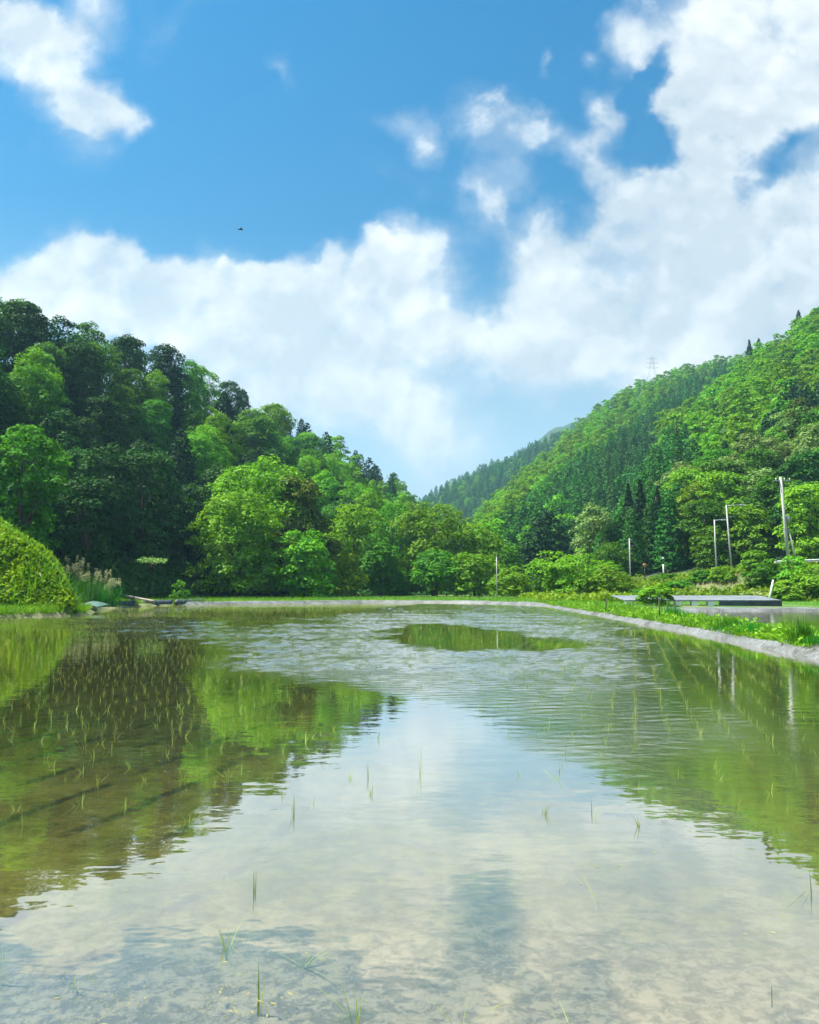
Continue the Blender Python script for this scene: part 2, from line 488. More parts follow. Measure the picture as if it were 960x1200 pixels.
# ------------------------------------------------------------------ paddies, bunds, ground
PADDY = np.array([(8.0, -8), (8.15, 8), (8.3, 16.4), (9.1, 27), (9.5, 42), (9.9, 57), (10.0, 62), (7, 69), (2, 72.5), (-4, 73), (-12, 70), (-19, 66), (-20.5, 54), (-16.5, 42.5),
                  (-19, 38.7), (-32, 38), (-36, 20), (-36, -8)])
PADDY2 = np.array([(10.6, -8), (10.6, 16), (11.3, 27), (11.8, 42), (11.6, 49.8), (20, 50.3), (32, 49.8), (52, 48), (52, -8)])


def sdist(px, py, poly):
    """Signed distance to polygon, positive outside (numpy arrays)."""
    x, y = np.asarray(px, float), np.asarray(py, float)
    best = np.full(x.shape, 1e9)
    inside = np.zeros(x.shape, bool)
    for i in range(len(poly)):
        a, b = poly[i], poly[(i + 1) % len(poly)]
        ex, ey = b - a
        tt = np.clip(((x - a[0]) * ex + (y - a[1]) * ey) / (ex * ex + ey * ey), 0, 1)
        best = np.minimum(best, np.hypot(x - a[0] - tt * ex, y - a[1] - tt * ey))
        c = ((a[1] > y) != (b[1] > y)) & (x < (b[0] - a[0]) * (y - a[1]) / (b[1] - a[1] + 1e-12) + a[0])
        inside ^= c
    return np.where(inside, -best, best)


def grid_mesh(name, xs, ys, zf, mat, smooth=True):
    X, Y = np.meshgrid(xs, ys)
    Z = zf(X, Y)
    V = np.stack([X.ravel(), Y.ravel(), Z.ravel()], 1)
    nx, ny = len(xs), len(ys)
    i, j = np.meshgrid(np.arange(nx - 1), np.arange(ny - 1))
    a = (j * nx + i).ravel()
    F = np.stack([a, a + 1, a + 1 + nx, a + nx], 1)
    return np_mesh(name, V, F, mat, smooth)


def land_z(X, Y):
    d = np.minimum(sdist(X, Y, PADDY), sdist(X, Y, PADDY2))
    z = np.clip((d - 1.0) / 1.0, 0, 1)
    return -0.40 + z * (0.62 + 0.05 * fbm2(X, Y, 3, 3, 0.3))


xs = np.concatenate([np.linspace(-1400, -70, 24), np.arange(-60, 61, 1.0), np.linspace(70, 1400, 24)])
ys = np.concatenate([np.linspace(-300, -15, 12), np.arange(-10, 116, 1.0), np.linspace(125, 1500, 36)])
ground = link('ground', grid_mesh('ground', xs, ys, land_z, M['ground']))
tag(ground, 'flat green valley floor around the flooded paddies', kind='structure')


def poly_mesh(name, poly, z, mat):
    me = bpy.data.meshes.new(name)
    me.from_pydata([(x, y, z) for x, y in poly], [], [tuple(range(len(poly)))])
    me.materials.append(mat)
    return me


def grow(poly, d):
    c = poly.mean(0)
    out = []
    n = len(poly)
    for i in range(n):
        a, b, e = poly[i - 1], poly[i], poly[(i + 1) % n]
        t1 = (b - a) / np.linalg.norm(b - a)
        t2 = (e - b) / np.linalg.norm(e - b)
        nn = np.array([t1[1] + t2[1], -(t1[0] + t2[0])])
        nn /= np.linalg.norm(nn)
        out.append(b + nn * d)
    return np.array(out)


area = sum(PADDY[i - 1][0] * PADDY[i][1] - PADDY[i][0] * PADDY[i - 1][1] for i in range(len(PADDY)))
SG = 1 if area > 0 else -1
area2 = sum(PADDY2[i - 1][0] * PADDY2[i][1] - PADDY2[i][0] * PADDY2[i - 1][1] for i in range(len(PADDY2)))
SG2 = 1 if area2 > 0 else -1
o = link('paddy_mud', poly_mesh('paddy_mud', grow(PADDY, SG * 0.25), -0.05, M['mud'])); tag(o, 'soft brown mud bed under the shallow water', kind='structure')

def ruffle(X, Y):
    """0 where the water lies calm, 1 where the breeze ruffles it."""
    wx = 1.6 * fbm2(X, Y * .6, 301, 4, .9)
    wy = 2.2 * fbm2(X, Y * .6, 302, 4, .9)
    x, y = X + wx * .5, Y + wy * .7
    st = lambda v, a, b: np.clip((v - a) / (b - a), 0, 1) ** 2 * (3 - 2 * np.clip((v - a) / (b - a), 0, 1))
    near_ = st(y + 1.44 * x + .8 * fbm2(X, Y, 307, 4, 1.6), 9.4, 15.5)
    far_ = st(38.0 + 6 * np.maximum(x + 5.0, 0) + 2.5 * fbm2(X * .5, Y, 303, 3, .5) - y, -1, 2)
    right_ = 0.05 + .95 * st(1.6 + .20 * y - x, -1.2, 1.3)
    patch = st(fbm2(X * .8, Y * .35, 305, 4, 1.3), .1, .9) * .32 * st(y, 10, 14)
    right_ = np.maximum(right_, patch)
    a_ = R(9)
    u = (x - 1.5) * math.cos(a_) + (y - 25) * math.sin(a_); v = -(x - 1.5) * math.sin(a_) + (y - 25) * math.cos(a_)
    isle = st(np.hypot((u + .1) / 2.7, v / 7.2) + .16 * fbm2(X, Y * .5, 308, 4, 1.5), .62, 1.2)
    isle2 = st(np.hypot((x + 5.5) / 3.0, (y - 34) / 3.2), .7, 1.1) * .6 + .4
    m_ = near_ * far_ * right_ * isle * isle2
    return m_ * (0.72 + .28 * st(fbm2(X, Y, 304, 4, 1.1), -.6, .4))


def wave_h(X, Y):
    r = np.random.default_rng(99)
    h = np.zeros_like(X)
    for i in range(26):
        lam = r.uniform(.10, .34)
        th = r.normal(math.pi / 2 + .12, .42)
        k_ = 2 * math.pi / lam
        ph = k_ * (X * math.cos(th) + Y * math.sin(th)) + r.uniform(0, 6.28)
        h += (0.042 / k_) * (np.sin(ph) + .25 * np.sin(2 * ph + .6))
    return h * (0.75 + .5 * fbm2(X, Y, 310, 3, 2.0)) * (.26 + .84 * np.clip((Y - 8) / 9, 0, 1))


wxs = np.concatenate([np.arange(-36.4, -16, .35), np.arange(-16, -4, .09), np.arange(-4, 5, .055), np.arange(5, 10.5, .08)])
wys = [-8.2]
while wys[-1] < 73.4: wys.append(wys[-1] + (.30 if wys[-1] < 6 else (.018 + .0010 * wys[-1] if wys[-1] < 45 else .10)))
wys = np.array(wys)
WX, WY = np.meshgrid(wxs, wys)
WM = ruffle(WX, WY)
WZ = WM * wave_h(WX, WY)
nx_, ny_ = len(wxs), len(wys)
ii, jj = np.meshgrid(np.arange(nx_ - 1), np.arange(ny_ - 1))
aa = (jj * nx_ + ii).ravel()
cxs = (WX[:-1, :-1] + WX[1:, 1:]).ravel() / 2; cys = (WY[:-1, :-1] + WY[1:, 1:]).ravel() / 2
okf = sdist(cxs, cys, PADDY) < .22
Fw = np.stack([aa, aa + 1, aa + 1 + nx_, aa + nx_], 1)[okf]
me = np_mesh('paddy_water', np.stack([WX.ravel(), WY.ravel(), WZ.ravel()], 1), Fw, M['water'], True)
att = me.attributes.new('ruffle', 'FLOAT', 'POINT'); att.data.foreach_set('value', WM.astype(np.float32).ravel())
print('WATER', len(Fw))
o = link('paddy_water', me); tag(o, 'flooded rice paddy mirroring sky and hills', kind='structure')
o = link('second_paddy_mud', poly_mesh('second_paddy_mud', grow(PADDY2, SG2 * 0.25), -0.07, M['mud'])); tag(o, 'mud bed of the neighbouring paddy', kind='structure')
o = link('second_paddy_water', poly_mesh('second_paddy_water', grow(PADDY2, SG2 * 0.2), -0.01, M['water2'])); tag(o, 'murky green water of the neighbouring paddy beyond the bund', kind='structure')


def resample(pts, step):
    pts = np.asarray(pts, float)
    seg = np.linalg.norm(np.diff(pts, axis=0), axis=1)
    s = np.concatenate([[0], np.cumsum(seg)])
    q = np.arange(0, s[-1], step)
    P_ = np.stack([np.interp(q, s, pts[:, i]) for i in range(pts.shape[1])], 1)
    k = max(3, int(1.2 / step))
    pad = np.concatenate([np.repeat(P_[:1], k, 0), P_, np.repeat(P_[-1:], k, 0)])
    ker = np.ones(2 * k + 1) / (2 * k + 1)
    return np.stack([np.convolve(pad[:, i], ker, 'valid') for i in range(P_.shape[1])], 1)


def bund(name, path, profile, side, seed, mat, label, amp=0.05, step=0.22):
    C = resample(path, step)
    T = np.gradient(C, axis=0)
    T /= np.linalg.norm(T, axis=1)[:, None]
    Nn = np.stack([T[:, 1], -T[:, 0]], 1) * side
    m_ = len(profile)
    V = []
    L = np.arange(len(C)) * step
    for j, (d, z) in enumerate(profile):
        wob = amp * 1.5 * fbm2(L, np.full_like(L, j * 0.6), seed, 4, 0.9)
        zz = z + (amp * 0.8 * fbm2(L, np.full_like(L, j * 0.9 + 3), seed + 1, 4, 1.6) if 0 < j < m_ - 1 else 0)
        xy = C + Nn * (d + wob * (0.3 if j < 2 else 1))[:, None]
        V.append(np.stack([xy[:, 0], xy[:, 1], np.broadcast_to(zz, L.shape)], 1))
    V = np.stack(V, 1).reshape(-1, 3)
    i, j = np.meshgrid(np.arange(len(C) - 1), np.arange(m_ - 1), indexing='ij')
    a = (i * m_ + j).ravel()
    F = np.stack([a, a + 1, a + 1 + m_, a + m_], 1)
    o = link(name, np_mesh(name, V, F, mat, True))
    tag(o, label, kind='structure')
    return C, Nn


PROF = [(-0.30, -0.14), (-0.06, -0.03), (0.08, 0.05), (0.18, 0.12), (0.30, 0.17), (0.7, 0.21), (1.2, 0.23), (1.7, 0.24), (2.1, 0.08), (2.5, -0.15)]
RB = [(8.0, -8), (8.15, 8), (8.3, 16.4), (9.1, 27), (9.5, 42), (9.9, 57), (10.0, 62)]
bund('bund', RB, PROF, 1, 11, M['mud_wall'], 'grey mud bund with weeds on top between the two paddies')
FB = [(10.3, 61), (7, 69), (2, 72.5), (-4, 73), (-12, 70), (-19, 66)]
PROF_F = [(-0.3, -0.14), (-0.06, -0.03), (0.10, 0.08), (0.22, 0.17), (0.34, 0.22), (0.8, 0.24), (1.4, 0.24), (2.6, 0.15)]
SD = 1 if SG < 0 else 1
bund('bund', FB, PROF_F, 1, 13, M['mud_wall'], 'pale mud bund along the far end of the paddy')
LB = [(-19, 66.5), (-20.5, 54), (-16.5, 42.5), (-19, 38.7), (-32, 38), (-36, 20), (-36, -8)]
PROF_L = [(-0.3, -0.14), (-0.06, -0.03), (0.1, 0.06), (0.3, 0.16), (0.8, 0.24), (1.6, 0.25), (2.6, 0.22)]
bund('bund', LB, PROF_L, 1, 17, M['verge'], 'low grassy edge of the paddy beside the weedy bank', 0.09)
SB = [(11.0, 50.0), (20, 50.4), (32, 49.9), (52, 48)]
bund('bund', SB, [(-0.3, -0.14), (-0.06, -0.03), (0.10, 0.05), (0.22, 0.09), (0.34, 0.12), (0.8, 0.15), (1.4, 0.18), (2.6, 0.15)], -1, 19, M['mud_wall'], 'pale mud bund behind the murky neighbouring paddy')


# ------------------------------------------------------------------ blades, leaves
def blades(P3, h, wd, lean=0.35, seg=2, rng=RNG, curl=0.5):
    """Tapered grass blades at base points P3; h and wd arrays."""
    n = len(P3)
    h = np.broadcast_to(h, n); wd = np.broadcast_to(wd, n)
    az = rng.uniform(0, 2 * np.pi, n)
    le = np.abs(rng.normal(0, lean, n))
    side = np.stack([-np.sin(az), np.cos(az), np.zeros(n)], 1)
    dirh = np.stack([np.cos(az), np.sin(az), np.zeros(n)], 1)
    V, F = [], []
    for k in range(seg + 1):
        f = k / seg
        off = dirh * (h * le * (f + curl * f * f))[:, None]
        z = (h * f * np.cos(le * (0.5 + 0.5 * f)))[:, None]
        c = P3 + off + np.array([0, 0, 1.0]) * z
        ww = (wd * (1 - f) ** 0.7 * 0.5 if k < seg else wd * 0.04)[:, None]
        V += [c - side * ww, c + side * ww]
    V = np.stack(V, 1)
    base = np.arange(n) * (2 * (seg + 1))
    for k in range(seg):
        F.append(np.stack([base + 2 * k, base + 2 * k + 1, base + 2 * k + 3, base + 2 * k + 2], 1))
    return V.reshape(-1, 3), np.concatenate(F)


def leafquads(C, Nrm, size, asp=0.55, rng=RNG, along=None):
    """Pointed leaf faces centred at C facing Nrm."""
    n = len(C)
    size = np.broadcast_to(size, n)
    Nrm = Nrm / np.linalg.norm(Nrm, axis=1)[:, None]
    r = rng.normal(size=(n, 3)) if along is None else along
    a = np.cross(Nrm, r); a /= np.linalg.norm(a, axis=1)[:, None] + 1e-9
    b = np.cross(Nrm, a)
    L = (size * 0.5)[:, None]
    W = L * asp
    V = np.stack([C - b * L, C + a * W - b * L * 0.1, C + b * L, C - a * W + b * L * 0.1], 1).reshape(-1, 3)
    F = np.arange(n * 4).reshape(n, 4)
    return V, F


def cat(*vf):
    V, F, b = [], [], 0
    for v, f in vf:
        V.append(v); F.append(f + b); b += len(v)
    return np.concatenate(V), np.concatenate(F)


# ------------------------------------------------------------------ trees
def lobes(H, Rr, nl, rng, base):
    L = []
    for i in range(nl):
        h = rng.uniform(0.0, 1.0)
        prof = math.sqrt(max(0.05, 1 - ((h - 0.38) / 0.66) ** 2))
        a = i * 2.4 + rng.uniform(-.5, .5)
        rr = Rr * 0.72 * prof * rng.uniform(0.5, 1.0)
        lr = Rr * rng.uniform(0.26, 0.44)
        L.append((rr * math.cos(a), rr * math.sin(a), H * base + lr * 0.6 + h * (H * (1 - base) - lr * 1.45), lr))
    L.append((rng.normal(0, .08) * Rr, rng.normal(0, .08) * Rr, H - Rr * 0.36, Rr * 0.36))
    return np.array(L)


def broad_crown(H, Rr, n, leaf, seed, base=0.12, nl=16, jit=0.55, up=0.75):
    """Foliage as many flattened leafy sprays set over a few big lobes: lit tops, shaded gaps between."""
    rng = np.random.default_rng(seed)
    big = lobes(H, Rr, max(10, nl // 2), rng, base)
    for hz_ in np.linspace(base * H + .22 * Rr, H * .78, 5):
        big = np.vstack([big, [rng.normal(0, .1) * Rr, rng.normal(0, .1) * Rr, hz_, Rr * rng.uniform(.5, .62)]])
    K = nl * 5
    pr = big[:, 3] ** 2; pr /= pr.sum()
    bi = rng.choice(len(big), K * 3, p=pr)
    d = rng.normal(size=(K * 3, 3)); d[:, 2] = d[:, 2] * .9 + .15
    d /= np.linalg.norm(d, axis=1)[:, None]
    c = big[bi, :3] + d * (big[bi, 3] * rng.uniform(.82, 1.05, K * 3))[:, None] * np.array([1, 1, .9])
    ins = np.zeros(K * 3, bool)
    for l in big:
        ins |= np.linalg.norm((c - l[:3]) / np.array([1, 1, .9]), axis=1) < l[3] * .75
    ok = ~ins & (c[:, 2] > H * base + .02 * H)
    c, d = c[ok][:K], d[ok][:K]
    ax = np.array([0, 0, H * .45])
    outw = (c - ax); outw[:, 2] *= .5
    outw /= np.linalg.norm(outw, axis=1)[:, None] + 1e-6
    sr = Rr * rng.uniform(.12, .24, len(c))
    m1 = int(n * .86)
    idx = rng.choice(len(c), m1, p=sr ** 2 / (sr ** 2).sum())
    q = rng.normal(size=(m1, 3)); q[:, 2] = np.abs(q[:, 2]) * .9 - .12
    q /= np.linalg.norm(q, axis=1)[:, None]
    rad = sr[idx] * (1 - np.abs(rng.normal(0, .13, m1))) * (1 + .12 * np.sin(q[:, 0] * 7 + idx) + .1 * np.sin(q[:, 1] * 8 + idx * 2))
    droop = -0.28 * sr[idx] * (q[:, 0] * outw[idx, 0] + q[:, 1] * outw[idx, 1])
    C1 = c[idx] + q * rad[:, None] * np.array([1.1, 1.1, .78])
    C1[:, 2] += droop
    N1 = q * .8 + outw[idx] * .25 + np.array([0, 0, up]) + rng.normal(size=C1.shape) * jit
    m2 = n - m1
    b2 = rng.choice(len(big), m2, p=pr)
    q2 = rng.normal(size=(m2, 3)); q2 /= np.linalg.norm(q2, axis=1)[:, None]
    C2 = big[b2, :3] + q2 * (big[b2, 3] * rng.uniform(.55, .92, m2))[:, None]
    N2 = q2 + rng.normal(size=C2.shape) * jit
    C = np.concatenate([C1, C2]); N_ = np.concatenate([N1, N2])
    k = C[:, 2] > H * base * .35
    C, N_ = C[k], N_[k]
    sz = leaf * rng.uniform(.6, 1.3, len(C))
    return leafquads(C, N_, sz, .62, rng), big


def conifer_crown(H, Rr, n, leaf, seed, base=0.1, sharp=0.85):
    rng = np.random.default_rng(seed)
    u = rng.random(n) ** 0.62
    hz = H * (1 - u * (1 - base))
    az = rng.uniform(0, 2 * np.pi, n)
    wh = 1 + 0.16 * np.sin(az * 5 + hz * 3.1) + 0.12 * np.sin(az * 3 - hz * 5.3) + 0.10 * np.sin(hz * 8)
    rad = Rr * (u ** sharp) * wh * (1 - np.abs(rng.normal(0, 0.14, n)))
    C = np.stack([rad * np.cos(az), rad * np.sin(az), hz], 1)
    out = np.stack([np.cos(az), np.sin(az), np.full(n, 0.0)], 1)
    nr = out * 0.55 + np.array([0, 0, 0.75]) + rng.normal(size=C.shape) * 0.42
    return leafquads(C, nr, leaf * rng.uniform(0.6, 1.3, n), 0.5, rng)


def trunk_mb(H, Rr, r0, seed, L=None, mb=None, top=0.75):
    rng = random.Random(seed)
    mb = mb or MB()
    pts = [(rng.uniform(-.03, .03) * H * i / 4, rng.uniform(-.03, .03) * H * i / 4, H * top * i / 4 - (0.4 if i == 0 else 0)) for i in range(5)]
    mb.tube(pts, [r0 * (1.25 if i == 0 else 1 - 0.18 * i) for i in range(5)], 7)
    if L is not None:
        for l in L[: 8]:
            k = rng.randint(1, 2)
            s0 = Vector(pts[k])
            e = Vector((l[0], l[1], l[2]))
            mid = (s0 + e) / 2 + Vector((0, 0, -0.05 * H))
            mb.tube([s0, mid, e], [r0 * .45, r0 * .3, r0 * .1], 5)
    return mb


def to_mesh_pair(VF, tm, name, leafmat, barkmat):
    """Leaves and trunk in one mesh (for trees too small to show parts)."""
    V, F = VF
    me = bpy.data.meshes.new(name)
    tv = np.array(tm.v) if tm else np.zeros((0, 3))
    AV = np.concatenate([V, tv])
    quads = [f for f in tm.f if len(f) == 4] if tm else []
    AF = np.concatenate([F, np.array(quads, int).reshape(-1, 4) + len(V)])
    me.vertices.add(len(AV)); me.vertices.foreach_set('co', AV.astype(np.float32).ravel())
    me.loops.add(AF.size); me.loops.foreach_set('vertex_index', AF.astype(np.int32).ravel())
    me.polygons.add(len(AF)); me.polygons.foreach_set('loop_start', np.arange(0, AF.size, 4, dtype=np.int32))
    mi = np.zeros(len(AF), np.int32); mi[len(F):] = 1
    me.materials.append(leafmat); me.materials.append(barkmat)
    me.polygons.foreach_set('material_index', mi)
    me.update(calc_edges=True)
    return me


CROWN, TRUNK = {}, {}


def forest_data(shape, lod, var, sp):
    """shape 'broad'/'cone'; returns (crown mesh, trunk mesh) of nominal size 10 m high 8 m wide (cone: 12 m high 4 m wide)."""
    key = (shape, lod, var, sp)
    if key in CROWN: return CROWN[key]
    base_key = (shape, lod, var)
    if base_key not in TRUNK:
        seed = 100 + var * 7 + (50 if shape == 'cone' else 0)
        if shape == 'broad':
            n, leaf = {'near': (9000, .42), 'mid': (9500, .35), 'far': (2300, .62)}[lod]
            VF, L = broad_crown(10, 4.3, n, leaf, seed, base=0.02, nl=24 if lod != 'far' else 9, jit=.4)
            tm = trunk_mb(10, 4.3, .26, seed, L if lod != 'far' else None)
        else:
            n, leaf = {'near': (7000, .40), 'mid': (4200, .46), 'far': (900, .8)}[lod]
            VF = conifer_crown(12, 2.3 + 0.3 * (var % 3), n, leaf, seed, base=.02, sharp=.52)
            tm = trunk_mb(12, 2, .2, seed, None, top=.9)
        TRUNK[base_key] = (VF, tm, tm.mesh('trunk', M['bark'], True))
    VF, tm, trm = TRUNK[base_key]
    if lod == 'far':
        CROWN[key] = (to_mesh_pair(VF, tm, 'tree', M[sp], M['bark']), None)
    else:
        CROWN[key] = (np_mesh('crown', VF[0], VF[1], M[sp]), trm)
    return CROWN[key]


def put_tree(name, loc, sx, sz, shape, lod, var, sp, label, catg, group, rz=None):
    cm, tm = forest_data(shape, lod, var, sp)
    rz = random.uniform(0, 6.28) if rz is None else rz
    if tm is None:
        o = link(name, cm, None, loc)
        o.rotation_euler = (0, 0, rz)
    else:
        o = empty(name, loc, rz)
        link('crown', cm, o)
        link('trunk', tm, o)
    o.scale = (sx, sx, sz)
    tag(o, label, catg, group)
    return o


# ------------------------------------------------------------------ hills
class Hill:
    """Ruled slope between a foot line and a crest line, both given against picture column px."""
    def __init__(self, crest, foot, p=1.0, amp=1.2, seed=1, treeh=0.0):
        self.c = np.array([(q[0], *(at(q[0], q[1], q[2]) - np.array([0, 0, treeh]))) for q in crest])
        f = []
        for px, Y, z in foot:
            f.append((px, (px - 480) / 960 * (Y * math.cos(PITCH)), Y, z))
        self.f = np.array(f)
        self.p, self.amp, self.seed = p, amp, seed

    def pt(self, px, t_):
        px = np.asarray(px, float); t_ = np.asarray(t_, float)
        C = np.stack([np.interp(px, self.c[:, 0], self.c[:, i]) for i in (1, 2, 3)], -1)
        Fp = np.stack([np.interp(px, self.f[:, 0], self.f[:, i]) for i in (1, 2, 3)], -1)
        D = C - Fp
        tt = t_[..., None]
        q = Fp + D * tt
        up = np.where(t_ <= 1, np.sign(t_) * np.abs(t_) ** self.p, 1 - 1.1 * (t_ - 1) * (t_ > 1))
        z = Fp[..., 2] + D[..., 2] * up
        z = z + self.amp * fbm2(q[..., 0] * 0.12, q[..., 1] * 0.12, self.seed, 4, 1.0) * np.clip(t_ * 4, 0, 1) * np.where(t_ > 0.9, 0.35, 1)
        return np.stack([q[..., 0], q[..., 1], z], -1)

    def mesh(self, name, mat, lo, hi, step, nt=40, tmax=1.9, label=None):
        pxs = np.arange(lo, hi + 1, step)
        ts = np.linspace(-0.02, tmax, nt)
        A, B = np.meshgrid(pxs, ts, indexing='ij')
        V = self.pt(A, B).reshape(-1, 3)
        i, j = np.meshgrid(np.arange(len(pxs) - 1), np.arange(nt - 1), indexing='ij')
        a = (i * nt + j).ravel()
        F = np.stack([a, a + nt, a + nt + 1, a + 1], 1)
        o = link(name, np_mesh(name, V, F, mat, True))
        tag(o, label, kind='structure')
        return o

    def scatter(self, lo, hi, n, dmin, t0=0.02, t1=1.04, seed=5, dens=None):
        rng = np.random.default_rng(seed)
        px = rng.uniform(lo, hi, n); tt = rng.uniform(t0, t1, n)
        W = self.pt(px, tt)
        cell = {}
        out = []
        for k in range(n):
            x, y = W[k, 0], W[k, 1]
            dm = dmin
            g = (int(x // dm), int(y // dm))
            ok = True
            for a in (-1, 0, 1):
                for b in (-1, 0, 1):
                    for (u, v) in cell.get((g[0] + a, g[1] + b), ()):
                        if (u - x) ** 2 + (v - y) ** 2 < dm * dm:
                            ok = False
            if ok:
                cell.setdefault(g, []).append((x, y))
                out.append((px[k], tt[k], *W[k]))
        return out


SKY_L = [(-400, 330), (-200, 335), (0, 343), (60, 370), (90, 370), (125, 396), (180, 392), (215, 420), (240, 430), (290, 455), (330, 476), (385, 505), (430, 532), (465, 560), (490, 590), (540, 625), (600, 655)]
YL = {-400: 80, -200: 88, 0: 98, 60: 103, 90: 107, 125: 114, 180: 122, 215: 128, 240: 134, 290: 150, 330: 165, 385: 195, 430: 220, 465: 245, 490: 270, 540: 300, 600: 330}
left = Hill([(a, b, YL[a]) for a, b in SKY_L],
            [(-400, 58, .2), (-200, 60, .2), (0, 62, .2), (100, 66, .2), (160, 72, .2), (230, 82, .2), (300, 90, .2), (430, 102, .2), (520, 122, .2), (600, 150, .2)], 1.12, 1.3, 21, 9.0)
left.mesh('hill', M['hill'], -400, 600, 8, 44, label='wooded hillside rising behind the round trees')

SKY_A = [(500, 650), (530, 630), (552, 607), (601, 558), (633, 531), (666, 504), (700, 474), (741, 449), (795, 428), (846, 416), (900, 404), (1000, 385), (1200, 350), (1500, 330)]
YA = [215, 230, 250, 300, 330, 360, 385, 410, 430, 440, 450, 460, 470, 480]
mtA = Hill([(a, b, y) for (a, b), y in zip(SKY_A, YA)],
           [(500, 140, 1.5), (600, 145, 2), (700, 150, 2.5), (800, 160, 3), (900, 170, 3), (1000, 180, 3), (1500, 200, 3)], 1.0, 2.2, 31, 9.0)
mtA.mesh('mountain', M['hill'], 500, 1500, 10, 50, label='long mountainside of cedar plantation and new green leaves')
SKY_B = [(640, 672), (690, 640), (730, 580), (760, 525), (785, 483), (841, 445), (868, 422), (889, 407), (911, 395), (938, 370), (960, 358), (1100, 300), (1300, 270), (1500, 265)]
YB = [125, 150, 185, 215, 238, 258, 265, 268, 270, 270, 270, 265, 260, 255]
mtB = Hill([(a, b, y) for (a, b), y in zip(SKY_B, YB)],
           [(640, 108, 1.8), (740, 104, 2.3), (850, 98, 3.3), (960, 92, 3.4), (1100, 86, 3.5), (1500, 80, 3.5)], 0.95, 1.8, 41, 8.0)
mtB.mesh('mountain', M['hill'], 640, 1500, 10, 46, label='nearer mountain spur rising above the road and poles')
mtC = Hill([(330, 660, 600), (430, 622, 610), (495, 580, 620), (520, 562, 630), (560, 545, 640), (600, 529, 650), (640, 508, 660), (680, 492, 670), (760, 470, 680), (900, 440, 690)],
           [(330, 420, 3), (500, 430, 3), (700, 440, 3), (900, 450, 3)], 1.0, 3.5, 51, 11.0)
mtC.mesh('far_mountain', M['far_hill'], 330, 900, 8, 40, label='blue green conifer mountain closing the valley')
mtD = Hill([(500, 600, 1120), (560, 565, 1120), (620, 520, 1120), (650, 500, 1120), (675, 488, 1120), (720, 480, 1120), (780, 500, 1120)],
           [(500, 850, 5), (700, 850, 5), (950, 850, 5)], 1.0, 9, 61, 0.0)
mtD.mesh('distant_mountain', M['hill'], 500, 780, 8, 30, label='faint hazy ridge peeping out behind the nearer mountain')

# embankment and road on the right bank
EMB_LO = [(640, 76, .15), (740, 68, .15), (800, 66, .15), (900, 64, .15), (1000, 62, .15), (1500, 56, .15)]
EMB_HI = [(640, 100, 1.6), (740, 95, 2.2), (800, 90, 2.7), (850, 86, 3.1), (900, 82, 3.3), (960, 79, 3.4), (1100, 74, 3.5), (1500, 68, 3.5)]


def ribbon(name, lo, hi, mat, label, t0=0.0, t1=1.0, amp=0.0, zoff=0.0, nt=12, prof=None):
    lo = np.array(lo, float); hi = np.array(hi, float)
    pxs = np.arange(640, 1501, 6.0)
    ts = np.linspace(t0, t1, nt)
    A, B = np.meshgrid(pxs, ts, indexing='ij')

    def g(tab, A):
        Y = np.interp(A, tab[:, 0], tab[:, 1]); z = np.interp(A, tab[:, 0], tab[:, 2])
        return np.stack([(A - 480) / 960 * Y, Y, z], -1)
    a, b = g(lo, A), g(hi, A)
    q = a + (b - a) * B[..., None]
    if prof: q[..., 2] = a[..., 2] + (b[..., 2] - a[..., 2]) * prof(B)
    q[..., 2] += zoff + amp * fbm2(q[..., 0], q[..., 1], 5, 4, 0.5) * np.sin(np.clip(B, 0, 1) * math.pi)
    V = q.reshape(-1, 3)
    i, j = np.meshgrid(np.arange(len(pxs) - 1), np.arange(nt - 1), indexing='ij')
    k = (i * nt + j).ravel()
    F = np.stack([k, k + nt, k + nt + 1, k + 1], 1)
    o = link(name, np_mesh(name, V, F, mat, True))
    tag(o, label, kind='structure')
    return o


emb_prof = lambda B: np.clip((B - 0.25) / 0.7, 0, 1) ** 0.8
ribbon('embankment', EMB_LO, EMB_HI, M['verge'], 'grassy embankment carrying the road', amp=0.25, prof=emb_prof, nt=20)
ROAD_HI = [(p, y + 7, z + .02) for p, y, z in EMB_HI]
ribbon('road', EMB_HI, ROAD_HI, M['asphalt'], 'narrow grey road at the foot of the mountain', zoff=0.0)
VERGE_HI = [(p, y + 40, z + .2) for p, y, z in EMB_HI]
ribbon('verge', ROAD_HI, VERGE_HI, M['hill'], 'leafy strip behind the road')


def emb_pt(px, B):
    a = np.array(EMB_LO); b = np.array(EMB_HI)
    lo = [np.interp(px, a[:, 0], a[:, 1]), np.interp(px, a[:, 0], a[:, 2])]
    hi = [np.interp(px, b[:, 0], b[:, 1]), np.interp(px, b[:, 0], b[:, 2])]
    Y = lo[0] + (hi[0] - lo[0]) * B
    z = lo[1] + (hi[1] - lo[1]) * float(emb_prof(np.array(B)))
    return Vector(((px - 480) / 960 * Y, Y, z))


# weedy bank on the left
def bank_z(X, Y):
    sd = (-0.405 * Y - X) * 1.12
    side = np.where(sd < 0, sd, 5.1 * (1 - np.exp(-np.maximum(sd, 0) / 2.7)))
    front = np.clip((Y - 41.6) / 4.2, 0, 1.3) ** 0.8 * 7.0
    back = np.clip((62 - Y) / 8, 0, 1) * 8
    side = side + .30 * fbm2(X * .7, Y * .7, 12, 3, 1.0) * np.clip(sd, 0, 1)
    z = np.minimum(np.minimum(side, front), back)
    z = z + 0.26 * fbm2(X, Y, 9, 4, 1.2) * np.clip(z, 0, 1)
    return np.where(z > 0, z + 0.05, -0.45)


bank = link('bank', grid_mesh('bank', np.arange(-90, -16, .35), np.arange(41, 62.5, .35), bank_z, M['ground']))
tag(bank, 'steep weed covered bank at the edge of the paddy', kind='structure')

